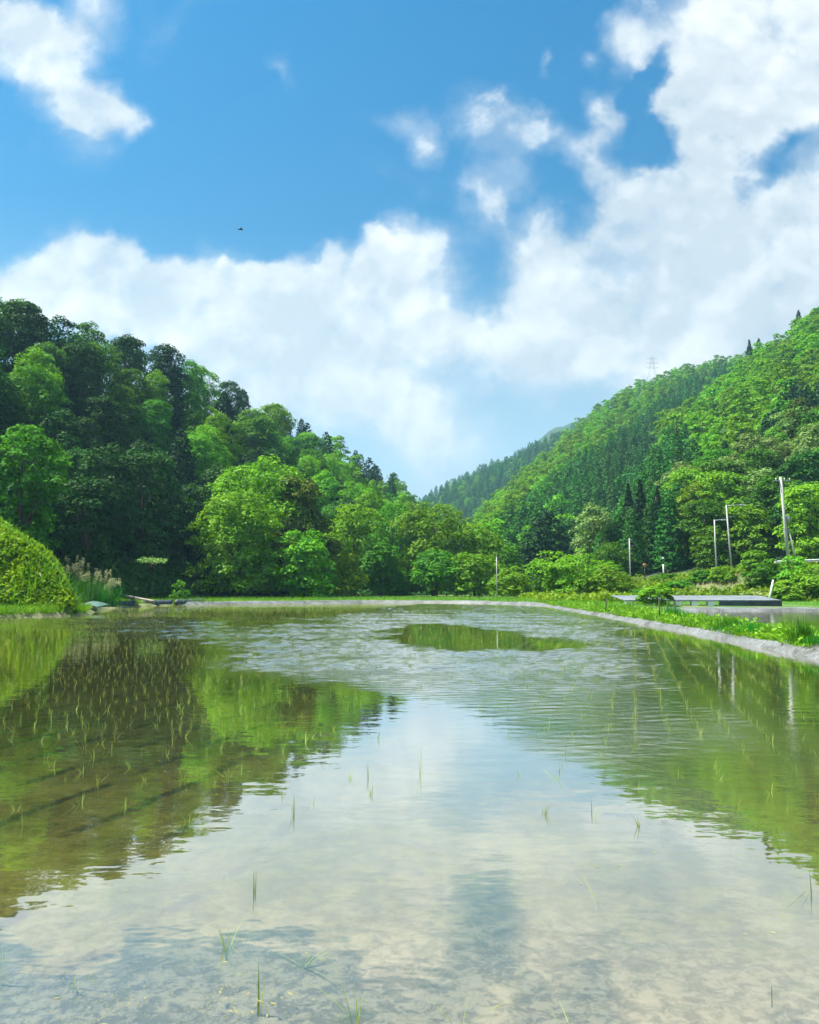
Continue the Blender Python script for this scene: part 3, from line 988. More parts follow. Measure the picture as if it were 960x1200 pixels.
# ------------------------------------------------------------------ ground cover (stuff)
def surf_cover(name, fn_pts, mat, size, label, up=0.5, jit=0.7, lift=0.15, asp=0.6, blade=False):
    P3 = fn_pts
    n = len(P3)
    if blade:
        V, F = blades(P3, size * RNG.uniform(.5, 1.3, n), size * .09, .45)
    else:
        nr = np.array([0.0, -.25, up]) + RNG.normal(size=(n, 3)) * jit
        C = P3 + np.array([0, 0, 1.0]) * np.abs(RNG.normal(0, lift, n))[:, None]
        V, F = leafquads(C, nr, size * RNG.uniform(.5, 1.4, n), asp)
    o = link(name, np_mesh(name, V, F, mat))
    tag(o, label, kind='stuff')
    return o


n = 230000
X = RNG.uniform(-44, -16.0, n); Y = RNG.uniform(41.2, 56, n)
Z = bank_z(X, Y)
k = (Z > .12) & (X / Y > -0.80)
P3 = np.stack([X, Y, Z], 1)[k]
lump = 0.5 + 0.5 * fbm2(P3[:, 0], P3[:, 1], 77, 3, 2.2)
P3[:, 2] += np.clip(lump, 0, 1.3) * 0.55 * RNG.random(len(P3)) ** .5
surf_cover('weeds', P3, M['bank_weed'], 0.21, 'bright yellow green weeds cloaking the steep bank', lift=.10)

n = 9000
X = RNG.uniform(-30, -16.5, n); Y = RNG.uniform(41.5, 50, n); Z = bank_z(X, Y)
k = (Z > .3) & (fbm2(X, Y, 81, 3, 1.1) > .15)
P3 = np.stack([X, Y, Z], 1)[k]
surf_cover('grass', P3, M['grass'], 0.75, 'stray grass shoots sticking out of the weedy bank', blade=True)

n = 26000
X = RNG.uniform(-34, -15.2, n); Y = RNG.uniform(38.6, 43.5, n)
d = sdist(X, Y, PADDY); k = (d > 0.15) & (d < 4.5) & (X < -15)
P3 = np.stack([X, Y, np.full(n, 0.15)], 1)[k]
surf_cover('grass', P3, M['grass'], 0.42, 'lush green grass along the water below the bank', blade=True)

n = 60000
X = RNG.uniform(-27, 14, n); Y = RNG.uniform(42, 92, n)
d = sdist(X, Y, PADDY); z = .22
k = ((d > 0.75) | ((d > .25) & (fbm2(X, Y, 91, 3, 1.0) > .1))) & (d < 14) & ((-0.405 * Y - X) < 0.2) & (RNG.random(n) < np.clip(1.2 - d / 14, 0.1, 1))
P3 = np.stack([X, Y, np.full(n, z)], 1)[k]
surf_cover('grass', P3, M['grass'], 0.34, 'low grass beyond the far end of the paddy', blade=True)

n = 26000
X = RNG.uniform(-25, -14.5, n); Y = RNG.uniform(41, 68, n)
d = sdist(X, Y, PADDY); k = (d > .12) & (d < 4) & ((-0.405 * Y - X) < 0.1)
P3 = np.stack([X, Y, np.full(n, .2)], 1)[k]
surf_cover('grass', P3, M['grass'], 0.30, 'bright grass along the curving corner of the paddy beside the bank', blade=True)

# weeds on the right bund
n = 42000
tY = RNG.uniform(10, 63, n) ** 1.0
bx = np.interp(tY, [q[1] for q in RB], [q[0] for q in RB])
dd = np.clip(RNG.normal(1.1, .6, n), .26, 2.2)
P3 = np.stack([bx + dd, tY, np.interp(dd, [.3, .8, 1.2], [.14, .19, .21])], 1)
k = fbm2(P3[:, 0] * 2, P3[:, 1], 71, 3, 0.8) + RNG.normal(0, .3, n) > -0.55
P3 = P3[k]
hs = 0.17 + 0.12 * fbm2(P3[:, 0], P3[:, 1], 72, 3, 1.3)
V, F = blades(P3, np.clip(hs, .05, .5) * RNG.uniform(.6, 1.4, len(P3)), 0.022, .6)
o = link('grass', np_mesh('grass', V, F, M['grass'])); tag(o, 'short yellow green grass along the top of the bund', kind='stuff')
k2 = RNG.random(len(P3)) < .35
surf_cover('weeds', P3[k2], M['weed'], 0.14, 'small leafy weeds among the grass on the bund', lift=.11)

# second bund cover and bank foot of the right side
n = 30000
X = RNG.uniform(10, 50, n); Y = RNG.uniform(49, 66, n)
d = np.minimum(sdist(X, Y, PADDY2), sdist(X, Y, PADDY)); k = (d > .6) & (Y < 67) & ~((X > 13.5) & (X < 26) & (Y > 50.8) & (Y < 59))
P3 = np.stack([X, Y, np.full(n, .2)], 1)[k]
surf_cover('grass', P3, M['grass'], 0.20, 'grass between the murky paddy and the road embankment', blade=True)
pts = []
for _ in range(26000):
    px = random.uniform(640, 1100); B = random.uniform(.22, .97)
    q = emb_pt(px, B)
    pts.append((q.x, q.y, q.z))
P3 = np.array(pts)
kk = fbm2(P3[:, 0] * .5, P3[:, 1] * .5, 55, 3, 1.0) > -0.25
surf_cover('weeds', P3[kk], M['weed'], 0.4, 'leafy weeds covering the road embankment', lift=.22)
surf_cover('dry_grass', P3[~kk][:5000], M['dry'], 0.45, 'dry straw coloured grass patches on the road embankment', blade=True)

n = 9000
X = RNG.uniform(10.5, 20, n); Y = RNG.uniform(62, 80, n)
pxx = 480 + 960 * X / Y
k = (pxx > 600) & (pxx < 745)
P3 = np.stack([X, Y, .2 + .35 * np.clip(fbm2(X, Y, 66, 3, 1.0), 0, 1)], 1)[k]
surf_cover('weeds', P3, M['bank_weed'], 0.34, 'yellow green weeds at the foot of the corner bushes', lift=.25)

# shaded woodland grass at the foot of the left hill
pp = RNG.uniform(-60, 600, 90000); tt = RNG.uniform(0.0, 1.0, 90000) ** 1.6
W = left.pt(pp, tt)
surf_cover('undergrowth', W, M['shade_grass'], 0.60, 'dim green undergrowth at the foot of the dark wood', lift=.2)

# ------------------------------------------------------------------ forest on the near hill (left)
def in_ell(px, py, L):
    return any(((px - a) / c) ** 2 + ((py - b) / d) ** 2 < 1 for a, b, c, d in L)


LIME_L = [(37, 417, 16, 16), (78, 414, 16, 12), (123, 424, 18, 14), (103, 445, 16, 12), (127, 470, 16, 12), (253, 452, 34, 20), (203, 430, 16, 12), (247, 502, 34, 16),
          (342, 505, 30, 22), (402, 525, 38, 20), (419, 574, 30, 24), (455, 590, 40, 30), (375, 540, 20, 14), (60, 440, 20, 12), (180, 440, 16, 12), (300, 520, 18, 12)]
CONE_L = [(375, 500, 14, 22), (450, 548, 24, 24), (310, 470, 20, 16), (270, 470, 14, 20), (210, 520, 14, 30)]
LAB = {
    'lime': ('fresh yellow green broadleaf tree', 'lime green trees on the near hillside', 'broadleaf_tree'),
    'mid': ('mid green broadleaf tree', 'mid green trees on the near hillside', 'broadleaf_tree'),
    'dark': ('dark green evergreen tree', 'dark evergreens on the near hillside', 'evergreen_tree'),
    'cone': ('dark pointed conifer', 'conifers on the near hillside', 'cedar_tree'),
}
trees = left.scatter(-190, 585, 11000, 4.45, 0.10, 1.02, 3)
cnt = {}
for px, tt, x, y, z in trees:
    top = random.uniform(6.8, 11.0)
    qx, qy = proj(x, y, z + top * .8)
    r = random.random()
    if in_ell(qx, qy, CONE_L): sp = 'cone' if r < .8 else 'dark'
    elif in_ell(qx, qy, LIME_L): sp = 'lime' if r < .85 else 'mid'
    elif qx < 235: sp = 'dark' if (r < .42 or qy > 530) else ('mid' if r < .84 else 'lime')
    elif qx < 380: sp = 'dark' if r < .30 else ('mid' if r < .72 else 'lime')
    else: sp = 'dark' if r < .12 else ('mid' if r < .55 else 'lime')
    if sp != 'cone' and tt > .86 and qx > 130 and random.random() < .34: sp = 'cone'
    if sp == 'cone': top *= 1.05
    sky_y = np.interp(qx, [a for a, _ in SKY_L], [b for _, b in SKY_L]) - 2
    for _ in range(8):
        a, b = proj(x, y, z + top)
        if b < sky_y - random.uniform(-3, 4): top *= .92
    if tt > .86:
        for _ in range(12):
            if proj(x, y, z + top)[1] > sky_y + 5 and top < 13: top *= 1.06
    if top < 3.2: continue
    var = random.randrange(5)
    lod = 'mid' if y < 175 else 'far'
    loc = (x, y, z - .3)
    lb, gr, nm = LAB[sp]
    zh = 'above the weedy bank' if qx < 110 else 'above the dark hollow' if qx < 225 else 'above the tall round tree' if qx < 345 else 'above the lime green far bank trees' if qx < 440 else 'near the valley mouth'
    zv = 'on the skyline' if b < sky_y + 14 else ('high on the slope' if tt > .6 else 'low on the slope')
    lb = f'{lb} {zv} {zh}'
    if sp == 'cone':
        s = top / 12
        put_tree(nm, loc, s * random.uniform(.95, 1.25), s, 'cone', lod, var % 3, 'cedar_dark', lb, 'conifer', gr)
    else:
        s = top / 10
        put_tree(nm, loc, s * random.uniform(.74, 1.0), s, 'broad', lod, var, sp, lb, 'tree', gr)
    cnt[sp] = cnt.get(sp, 0) + 1
print('LEFT', cnt)


# ------------------------------------------------------------------ forests on the mountains (right, far)
def pin(px, py, poly):
    c = False
    for i in range(len(poly)):
        (x1, y1), (x2, y2) = poly[i - 1], poly[i]
        if (y1 > py) != (y2 > py) and px < (x2 - x1) * (py - y1) / (y2 - y1) + x1: c = not c
    return c


CED_A = [(560, 680), (590, 600), (640, 560), (672, 536), (700, 520), (741, 492), (770, 470), (800, 446), (860, 424), (1200, 400), (1200, 690)]
LIME_B = [(774, 494), (795, 467), (841, 443), (889, 400), (960, 350), (1100, 290), (1100, 480), (960, 455), (922, 452), (915, 480), (888, 500), (868, 515), (850, 530), (824, 545), (812, 520), (800, 508)]
MIX_B = [(800, 560), (850, 535), (888, 520), (920, 500), (930, 470), (1100, 470), (1100, 700), (790, 700)]
SKYB = ([a for a, _ in SKY_B], [b for _, b in SKY_B])
SKYA = ([a for a, _ in SKY_A], [b for _, b in SKY_A])
cand = []   # (dist, kind, x,y,z,top,sx)
for (px, tt, x, y, z) in mtA.scatter(505, 1010, 90000, 3.5, 0.03, 1.02, 8):
    qx, qy = proj(x, y, z + 8)
    ced = pin(qx, qy, CED_A) and random.random() < .97
    if px > 905: continue
    cand.append(['cedar' if ced else 'lime', x, y, z, tt, SKYA])
for (px, tt, x, y, z) in mtB.scatter(645, 1090, 80000, 3.3, 0.02, 1.02, 9):
    qx, qy = proj(x, y, z + 7)
    if pin(qx, qy, LIME_B): k_ = 'lime'
    elif pin(qx, qy, MIX_B): k_ = random.choice(['mid', 'lime', 'mid', 'dark', 'pale'])
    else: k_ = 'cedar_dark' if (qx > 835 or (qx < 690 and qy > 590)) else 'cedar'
    cand.append([k_, x, y, z, tt, SKYB])
final_t = []
occ = {}
for c in cand:
    k_, x, y, z, tt, sk = c
    broad = k_ not in ('cedar', 'cedar_dark')
    dm = (5.6 if y > 150 else 4.6) if broad else 3.3
    g = (int(x // dm), int(y // dm), broad)
    if broad:
        bad = any((u - x) ** 2 + (v - y) ** 2 < dm * dm for a in (-1, 0, 1) for b in (-1, 0, 1) for u, v in occ.get((g[0] + a, g[1] + b, broad), ()))
        if bad: continue
        occ.setdefault(g, []).append((x, y))
    top = random.uniform(7.5, 10.5) if broad else random.uniform(8.8, 10.6)
    qx, _ = proj(x, y, z)
    lim = np.interp(qx, sk[0], sk[1]) - 1.5
    for _ in range(8):
        if proj(x, y, z + top)[1] < lim - random.uniform(-2, 3): top *= .92
    if top < 3: continue
    final_t.append((y, k_, x, y, z, top, broad))
final_t.sort(key=lambda q: q[0])
LABR = {
    'lime': ('fresh bright green tree in the mountain woods', 'bright green trees on the mountain', 'broadleaf_tree', 'tree'),
    'mid': ('mid green tree on the lower mountain slope', 'mid green trees above the road', 'broadleaf_tree', 'tree'),
    'dark': ('dark green evergreen tree on the lower mountain slope', 'dark trees above the road', 'evergreen_tree', 'tree'),
    'pale': ('pale flowering tree on the lower mountain slope', 'pale flowering trees above the road', 'flowering_tree', 'tree'),
    'cedar': ('narrow green cedar in the mountain plantation', 'cedars of the mountain plantation', 'cedar_tree', 'cedar'),
    'cedar_dark': ('very dark narrow cedar in the shaded strip', 'dark cedars of the mountain spur', 'cedar_tree', 'cedar'),
}
counts = {'tree': 0, 'cedar': 0}
rest = []
src = {}
for (_, k_, x, y, z, top, broad) in final_t:
    cc = 'tree' if broad else 'cedar'
    qx, qy = proj(x, y, z + top * .8)
    vis = -20 < qx < 980
    limit = 120 if broad else 270
    s = top / (10 if broad else 12)
    sx = s * random.uniform(.9, 1.25) if broad else s * random.uniform(.85, 1.1)
    var = random.randrange(4) if broad else random.randrange(3)
    if vis and counts[cc] < limit:
        lb, gr, nm, ct = LABR[k_]
        zh = 'near the valley mouth' if qx < 640 else 'above the corner bushes' if qx < 730 else 'above the marker post' if qx < 805 else 'above the lamp poles' if qx < 890 else 'above the tallest pole'
        lb = lb + ' ' + zh
        lod = 'far' if y > 130 else 'mid'
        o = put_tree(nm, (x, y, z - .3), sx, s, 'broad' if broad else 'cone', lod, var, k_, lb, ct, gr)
        counts[cc] += 1
        if lod == 'far': src.setdefault((k_, var), o)
    else:
        rest.append((x, y, z - .3, sx, s, k_, var, broad))
print('RIGHT', counts, 'rest', len(rest))


def instance_stuff(name, rows, label):
    """One object: points with kind, scale and turn, tree copies set on them by geometry nodes."""
    kinds = sorted({(r[5], r[6]) for r in rows})
    V = np.array([r[:3] for r in rows], np.float32)
    me = bpy.data.meshes.new(name)
    me.vertices.add(len(V)); me.vertices.foreach_set('co', V.ravel())
    a = me.attributes.new('kind_id', 'INT', 'POINT'); a.data.foreach_set('value', np.array([kinds.index((r[5], r[6])) for r in rows], np.int32))
    a = me.attributes.new('size', 'FLOAT_VECTOR', 'POINT'); a.data.foreach_set('vector', np.array([(r[3], r[3], r[4]) for r in rows], np.float32).ravel())
    a = me.attributes.new('turn', 'FLOAT_VECTOR', 'POINT'); a.data.foreach_set('vector', np.array([(0, 0, random.uniform(0, 6.28)) for r in rows], np.float32).ravel())
    o = link(name, me)
    ng = bpy.data.node_groups.new(name, 'GeometryNodeTree')
    ng.interface.new_socket('Geometry', in_out='INPUT', socket_type='NodeSocketGeometry')
    ng.interface.new_socket('Geometry', in_out='OUTPUT', socket_type='NodeSocketGeometry')
    N_ = ng.nodes; Lk = ng.links
    gi, go = N_.new('NodeGroupInput'), N_.new('NodeGroupOutput')
    m2p = N_.new('GeometryNodeMeshToPoints'); Lk.new(gi.outputs[0], m2p.inputs[0])
    join = N_.new('GeometryNodeJoinGeometry')
    at_k = N_.new('GeometryNodeInputNamedAttribute'); at_k.data_type = 'INT'; at_k.inputs[0].default_value = 'kind_id'
    at_s = N_.new('GeometryNodeInputNamedAttribute'); at_s.data_type = 'FLOAT_VECTOR'; at_s.inputs[0].default_value = 'size'
    at_r = N_.new('GeometryNodeInputNamedAttribute'); at_r.data_type = 'FLOAT_VECTOR'; at_r.inputs[0].default_value = 'turn'
    for i, kv in enumerate(kinds):
        so = src.get(kv)
        if so is None: so = next(v for (kk_, _), v in src.items() if kk_ == kv[0] or True)
        oi = N_.new('GeometryNodeObjectInfo'); oi.inputs[0].default_value = so; oi.inputs[1].default_value = True
        oi.transform_space = 'ORIGINAL'
        cmpn = N_.new('FunctionNodeCompare'); cmpn.data_type = 'INT'; cmpn.operation = 'EQUAL'
        Lk.new(at_k.outputs[0], cmpn.inputs[2]); cmpn.inputs[3].default_value = i
        ip = N_.new('GeometryNodeInstanceOnPoints')
        Lk.new(m2p.outputs[0], ip.inputs['Points']); Lk.new(cmpn.outputs[0], ip.inputs['Selection'])
        Lk.new(oi.outputs['Geometry'], ip.inputs['Instance'])
        Lk.new(at_r.outputs[0], ip.inputs['Rotation']); Lk.new(at_s.outputs[0], ip.inputs['Scale'])
        Lk.new(ip.outputs[0], join.inputs[0])
    Lk.new(join.outputs[0], go.inputs[0])
    md = o.modifiers.new('scatter', 'NODES'); md.node_group = ng
    tag(o, label, kind='stuff')
    return o


# every species-variant pair the distant woods need has one real tree in view to copy
have = set(src)
for r_ in rest:
    kv = (r_[5], r_[6])
    if kv not in have:
        have.add(kv)
        lb, gr, nm, ct = LABR[kv[0]]
        src[kv] = put_tree(nm, r_[:3], r_[3], r_[4], 'broad' if r_[7] else 'cone', 'far', kv[1], kv[0], lb, ct, gr)
instance_stuff('woods', rest, 'continuous woods of cedar and broadleaf trees over the upper mountain')
far_rows = []
for (px, tt, x, y, z) in mtC.scatter(430, 720, 40000, 3.9, 0.15, 1.02, 12):
    top = random.uniform(8.5, 12.5)
    s = top / 12
    kv = random.choice([v for v in src if v[0] in ('cedar',)]) if random.random() < .8 else random.choice([v for v in src if v[0] == 'lime'])
    far_rows.append((x, y, z - .5, s * (1.15 if kv[0] == 'cedar' else .8), s, kv[0], kv[1], False))
instance_stuff('woods', far_rows, 'far conifer woods on the blue green mountain closing the valley')
print('FAR', len(far_rows))

# ------------------------------------------------------------------ single trees and bushes near the paddy
def hero(name, px, Y, top_py, wpx, sp, label, catg='tree', z0=.2, n=9000, leaf=.34, base=.02, nl=26, seed=0, bark='bark', group=None, parts=True, jit=.5):
    x = (px - 480) / 960 * Y
    H = at(px, top_py, Y)[2] - z0
    Rr = wpx / 960 * Y / 2
    VF, L = broad_crown(H, Rr, n, leaf, seed + 500, base=base, nl=nl, jit=jit)
    # stretch the crown to its real height and girth
    V = VF[0].copy()
    lo_ = V[:, 2].min() if base < .1 else 0.0
    V[:, 2] = (V[:, 2] - lo_) * H / (np.percentile(V[:, 2], 99.8) - lo_)
    k_ = Rr / np.percentile(np.hypot(V[:, 0], V[:, 1]), 98)
    V[:, :2] *= k_
    o = empty(name, (x, Y, z0), 0)
    link('crown', np_mesh('crown', V, VF[1], M[sp]), o)
    L2 = L.copy(); L2[:, :2] *= k_
    trunk_mb(H, Rr, max(.06, H * .022), seed, L2).build('trunk', M[bark], o, True)
    tag(o, label, catg, group)
    return o


hero('evergreen_tree', 279, 83, 576, 116, 'round_tree', 'round glossy yellow green tree, brightest of the trees at the far edge of the paddy', n=15000, leaf=.36, seed=1, nl=38)
hero('evergreen_tree', 300, 91, 536, 140, 'round_tree', 'tall round topped tree rising just behind the brightest round tree', n=16000, leaf=.38, seed=2, nl=38)
hero('evergreen_tree', 352, 89, 560, 92, 'olive', 'dark olive tree with orange tinged new leaves beside the tall round tree', n=11000, leaf=.36, seed=3, nl=20)
hero('evergreen_tree', 358, 82, 622, 82, 'round_tree', 'low rounded tree in front of the dark olive tree', n=8000, leaf=.33, seed=4)
hero('evergreen_tree', 402, 88, 648, 60, 'bright', 'small dense tree on the far bank right of the low rounded tree', n=5000, leaf=.33, seed=5)
hero('broadleaf_tree', 415, 97, 592, 92, 'lime', 'lime green tree sloping down behind the small dense tree', n=10000, leaf=.36, seed=6)
hero('broadleaf_tree', 462, 108, 590, 92, 'mid', 'mid green tree behind the dark gap in the middle of the far bank', n=9000, leaf=.4, seed=7)
hero('broadleaf_tree', 446, 93, 636, 60, 'mid', 'shaded bushy tree beside the dark gap of the far bank', n=6000, leaf=.34, seed=17)
hero('broadleaf_tree', 508, 104, 588, 96, 'lime', 'wide spreading lime tree at the valley mouth, lowest skyline tree', n=11000, leaf=.38, seed=8)
hero('broadleaf_tree', 512, 92, 644, 74, 'mid', 'low spreading tree with a dark hollow under it at the middle of the far bank', n=6500, leaf=.34, seed=9, base=.3)
hero('broadleaf_tree', 556, 106, 612, 84, 'lime', 'lime tree left of the thin lone post behind the far bund', n=8500, leaf=.38, seed=10)
hero('broadleaf_tree', 560, 90, 648, 66, 'lime', 'leafy tree just left of the thin lone post', n=5000, leaf=.33, seed=11)
hero('evergreen_tree', 588, 112, 634, 56, 'mid', 'dusky tree behind the thin lone post', n=5000, leaf=.36, seed=12)
hero('bush', 602, 82, 664, 62, 'lime', 'broad green bush at the foot of the thin lone post', 'bush', n=4500, leaf=.28, seed=13, nl=18)
hero('bush', 643, 80, 646, 68, 'lime', 'tall bright bush at the far corner of the paddy', 'bush', n=5000, leaf=.28, seed=14, nl=18)
hero('bush', 678, 77, 643, 82, 'lime', 'largest rounded bush by the corner where the two bunds meet', 'bush', n=6000, leaf=.27, seed=15, nl=20)
hero('bush', 714, 74, 662, 60, 'lime', 'dark green bush beside the left end of the low platform', 'bush', n=4000, leaf=.25, seed=16, nl=16)
hero('bush', 768, 53.2, 684, 48, 'lime', 'green bush growing in front of the low platform', 'bush', n=3500, leaf=.2, seed=18, nl=10, z0=.1)
hero('bush', 745, 72, 690, 50, 'mid', 'low bush under the leftmost roadside pole', 'bush', n=2500, leaf=.24, seed=19, nl=8)
hero('evergreen_tree', 640, 128, 600, 60, 'cedar_dark', 'dark green tree cluster behind the corner bushes', n=6000, leaf=.45, seed=20)
hero('flowering_tree', 695, 112, 590, 64, 'pale', 'pale leaved tree beside the dark cedars left of the roadside poles', n=7000, leaf=.36, seed=21, z0=2)
hero('broadleaf_tree', 716, 104, 636, 60, 'mid', 'mid green tree left of the leftmost roadside pole', n=5000, leaf=.34, seed=22, z0=2)
for i, (px, Y, tp, wd) in enumerate([(752, 113, 560, 34), (772, 110, 572, 36), (792, 112, 585, 32), (738, 118, 566, 32)]):
    Hh = at(px, tp, Y)[2] - 2.3
    VF = conifer_crown(Hh, wd / 960 * Y / 2, 6500, .42, 900 + i, base=.06)
    o = empty('cedar_tree', ((px - 480) / 960 * Y, Y, 2.3))
    link('crown', np_mesh('crown', VF[0], VF[1], M['cedar_dark']), o)
    trunk_mb(Hh, 1, .22, i, None, top=.9).build('trunk', M['bark'], o, True)
    tag(o, ['tall dark cedar behind the small marker post', 'dark cedar standing over the round orange sign', 'dark cedar right of the marker post by the road', 'dark cedar close behind the leftmost roadside pole'][i], 'cedar')
hero('broadleaf_tree', 818, 106, 566, 62, 'bright', 'yellow green tree above the two lamp poles, beside the dark cedars', n=7000, leaf=.34, seed=23, z0=3)
hero('flowering_tree', 858, 112, 536, 62, 'pale', 'greyish pale flowering tree high behind the lamp poles', n=7000, leaf=.36, seed=24, z0=4)
hero('broadleaf_tree', 834, 99, 616, 56, 'mid', 'bushy tree directly behind the shorter lamp pole', n=5000, leaf=.32, seed=25, z0=3)
hero('broadleaf_tree', 878, 100, 592, 66, 'lime', 'leafy green tree between the lamp poles and the tallest pole', n=7000, leaf=.34, seed=26, z0=3)
hero('broadleaf_tree', 905, 104, 560, 60, 'mid', 'mid green tree behind the top of the tallest pole', n=6500, leaf=.36, seed=27, z0=3.3)
hero('broadleaf_tree', 952, 92, 566, 76, 'bright', 'large yellow green tree right of the tallest pole, cut by the picture edge', n=9000, leaf=.34, seed=28, z0=3.4)
hero('flowering_tree', 915, 118, 512, 70, 'pale', 'pale tree with whitish bare branches above the tallest pole', n=4000, leaf=.36, seed=29, z0=5, bark='pale_bark')
hero('evergreen_tree', 950, 122, 470, 74, 'olive', 'dark tree with cream flowers high on the slope above the guardrail', n=9000, leaf=.42, seed=30, z0=6)
for (px, B, tp, wd, sp, lb, sd) in [
        (822, .62, 668, 34, 'mid', 'dark bush on the embankment under the shorter lamp pole', 31), (845, .60, 664, 34, 'lime', 'bright bush on the embankment under the taller lamp pole', 32),
        (884, .70, 645, 36, 'lime', 'upright bush on top of the embankment between lamp poles and tallest pole', 33), (894, .45, 655, 46, 'mid', 'large dark green bush on the embankment beside the leaning post', 34),
        (930, .45, 652, 44, 'lime', 'tall bush hiding part of the guardrail', 35), (956, .35, 662, 56, 'lime', 'big leafy bush below the guardrail at the picture edge', 36),
        (920, .2, 680, 40, 'weed', 'low yellow green bush at the water side of the embankment', 37), (798, .5, 680, 36, 'mid', 'low dark bush on the embankment near the marker post', 38),
        (780, .75, 672, 34, 'mid', 'leafy shrub by the foot of the marker post', 39), (990, .4, 650, 60, 'lime', 'bush beyond the picture edge on the embankment', 40)]:
    if px > 975: continue
    q = emb_pt(px, B)
    hero('bush', px, q.y, tp, wd, sp, lb, 'bush', z0=q.z - .1, n=3800, leaf=.24, seed=sd, nl=16)
hero('broadleaf_tree', 22, 60, 498, 118, 'mid', 'big mid green tree leaning over the weedy bank', n=14000, leaf=.34, seed=41, z0=1.0)
hero('broadleaf_tree', 212, 70, 680, 26, 'lime', 'tiny leafy shrub in front of the dark wood beside the plank', 'bush', n=900, leaf=.2, seed=42, nl=7)

# pale flat topped sapling in front of the dark wood
o = empty('sapling', ((178 - 480) / 960 * 69, 69, .6))
mb = MB(); mb.tube([(0, 0, -.4), (.05, 0, 1.2), (-.1, .1, 2.3), (0, 0, 3.1)], [.05, .04, .03, .015], 6)
for a in range(7):
    an = a * .9
    mb.tube([(0, 0, 2.4), (.6 * math.cos(an), .6 * math.sin(an), 2.85), (1.2 * math.cos(an), 1.1 * math.sin(an), 2.95)], [.022, .015, .006], 4)
mb.build('trunk', M['bark'], o, True)
n = 420
a = RNG.uniform(0, 6.28, n); r_ = np.sqrt(RNG.random(n)) * 1.35
C = np.stack([r_ * np.cos(a), r_ * np.sin(a), 3.0 + RNG.normal(0, .10, n) + .35 * (1 - r_ / 1.35) * RNG.random(n)], 1)
V, F = leafquads(C, np.array([0, 0, 1.0]) + RNG.normal(size=(n, 3)) * .4, .22)
link('crown', np_mesh('crown', V, F, M['pale']), o)
tag(o, 'pale flat topped sapling standing out against the dark wood', 'sapling')

# ------------------------------------------------------------------ dry reeds, net, plank (left bank)
for i, (px, Y, h, nn, lb) in enumerate([
        (98, 54, 2.6, 260, 'tall dry pampas tuft just behind the crest of the weedy bank'),
        (112, 52, 2.2, 240, 'dry pampas tuft beside the blue green net'),
        (128, 52, 1.7, 220, 'low whitish pampas tuft right of the net'),
        (84, 57, 3.2, 200, 'highest pampas tuft, standing deepest in the shade behind the bank')]):
    o = empty('pampas_grass', ((px - 480) / 960 * Y, Y, .2))
    P3 = np.stack([RNG.normal(0, .35, nn), RNG.normal(0, .3, nn), np.zeros(nn)], 1)
    V, F = blades(P3, h * RNG.uniform(.5, 1, nn), .035, .32, 3)
    link('leaf_tuft', np_mesh('leaf_tuft', V, F, M['shade_grass'] if i % 2 else M['reed']), o)
    pv = []
    m_ = 16
    for _ in range(m_):
        bx, by = RNG.normal(0, .5), RNG.normal(0, .35); hh = h * RNG.uniform(.75, 1.05)
        C = np.array([bx, by, hh]) + np.stack([RNG.normal(.08, .05, 26), RNG.normal(0, .04, 26), RNG.uniform(-.28, .12, 26)], 1)
        pv.append(leafquads(C, RNG.normal(size=(26, 3)), .14, .35))
        pv.append(blades(np.array([[bx * .5, by * .5, 0]]), hh * 1.03, .025, .05, 3))
    V, F = cat(*[(v, f) for v, f in pv if len(f)])
    link('plume', np_mesh('plume', V, F, M['dry']), o)
    tag(o, lb, 'pampas grass')

gx = np.linspace(-1.0, 1.0, 22); gy = np.linspace(-.6, .6, 14)
nm_ = grid_mesh('garden_net', gx, gy, lambda X, Y: np.maximum(0.05, .55 * np.exp(-(X / 1.1) ** 2 - (Y / .7) ** 2) + .12 * fbm2(X, Y, 4, 4, 4.0) + .1), M['net'])
o = link('garden_net', nm_, None, ((112 - 480) / 960 * 50.5, 50.5, .22))
o.rotation_euler = (R(6), 0, R(-25)); o.scale = (1, 1, .5)
tag(o, 'crumpled blue green net lying beside the pampas tufts', 'net')
mb = MB(); mb.box((0, 0, 0), (2.3, .45, .07), Matrix.Rotation(R(9), 3, 'Y'))
mb.box((-.7, 0, -.16), (.1, .4, .3)); mb.box((.7, 0, -.26), (.1, .4, .22))
o = mb.build('plank', M['wood'], None, loc=((166 - 480) / 960 * 60, 60, .62))
o.rotation_euler = (0, 0, R(-20))
tag(o, 'weathered plank footbridge in the grass before the dark wood', 'plank')
mb = MB(); mb.tube([(0, 0, 0), (-.35, .1, .9), (-.85, .3, 2.1)], [.035, .03, .015], 6)
o = mb.build('dead_branch', M['pale_bark'], None, True, ((64 - 480) / 960 * 42.2, 42.2, .1))
tag(o, 'thin pale dead branch leaning on the foot of the weedy bank', 'branch')

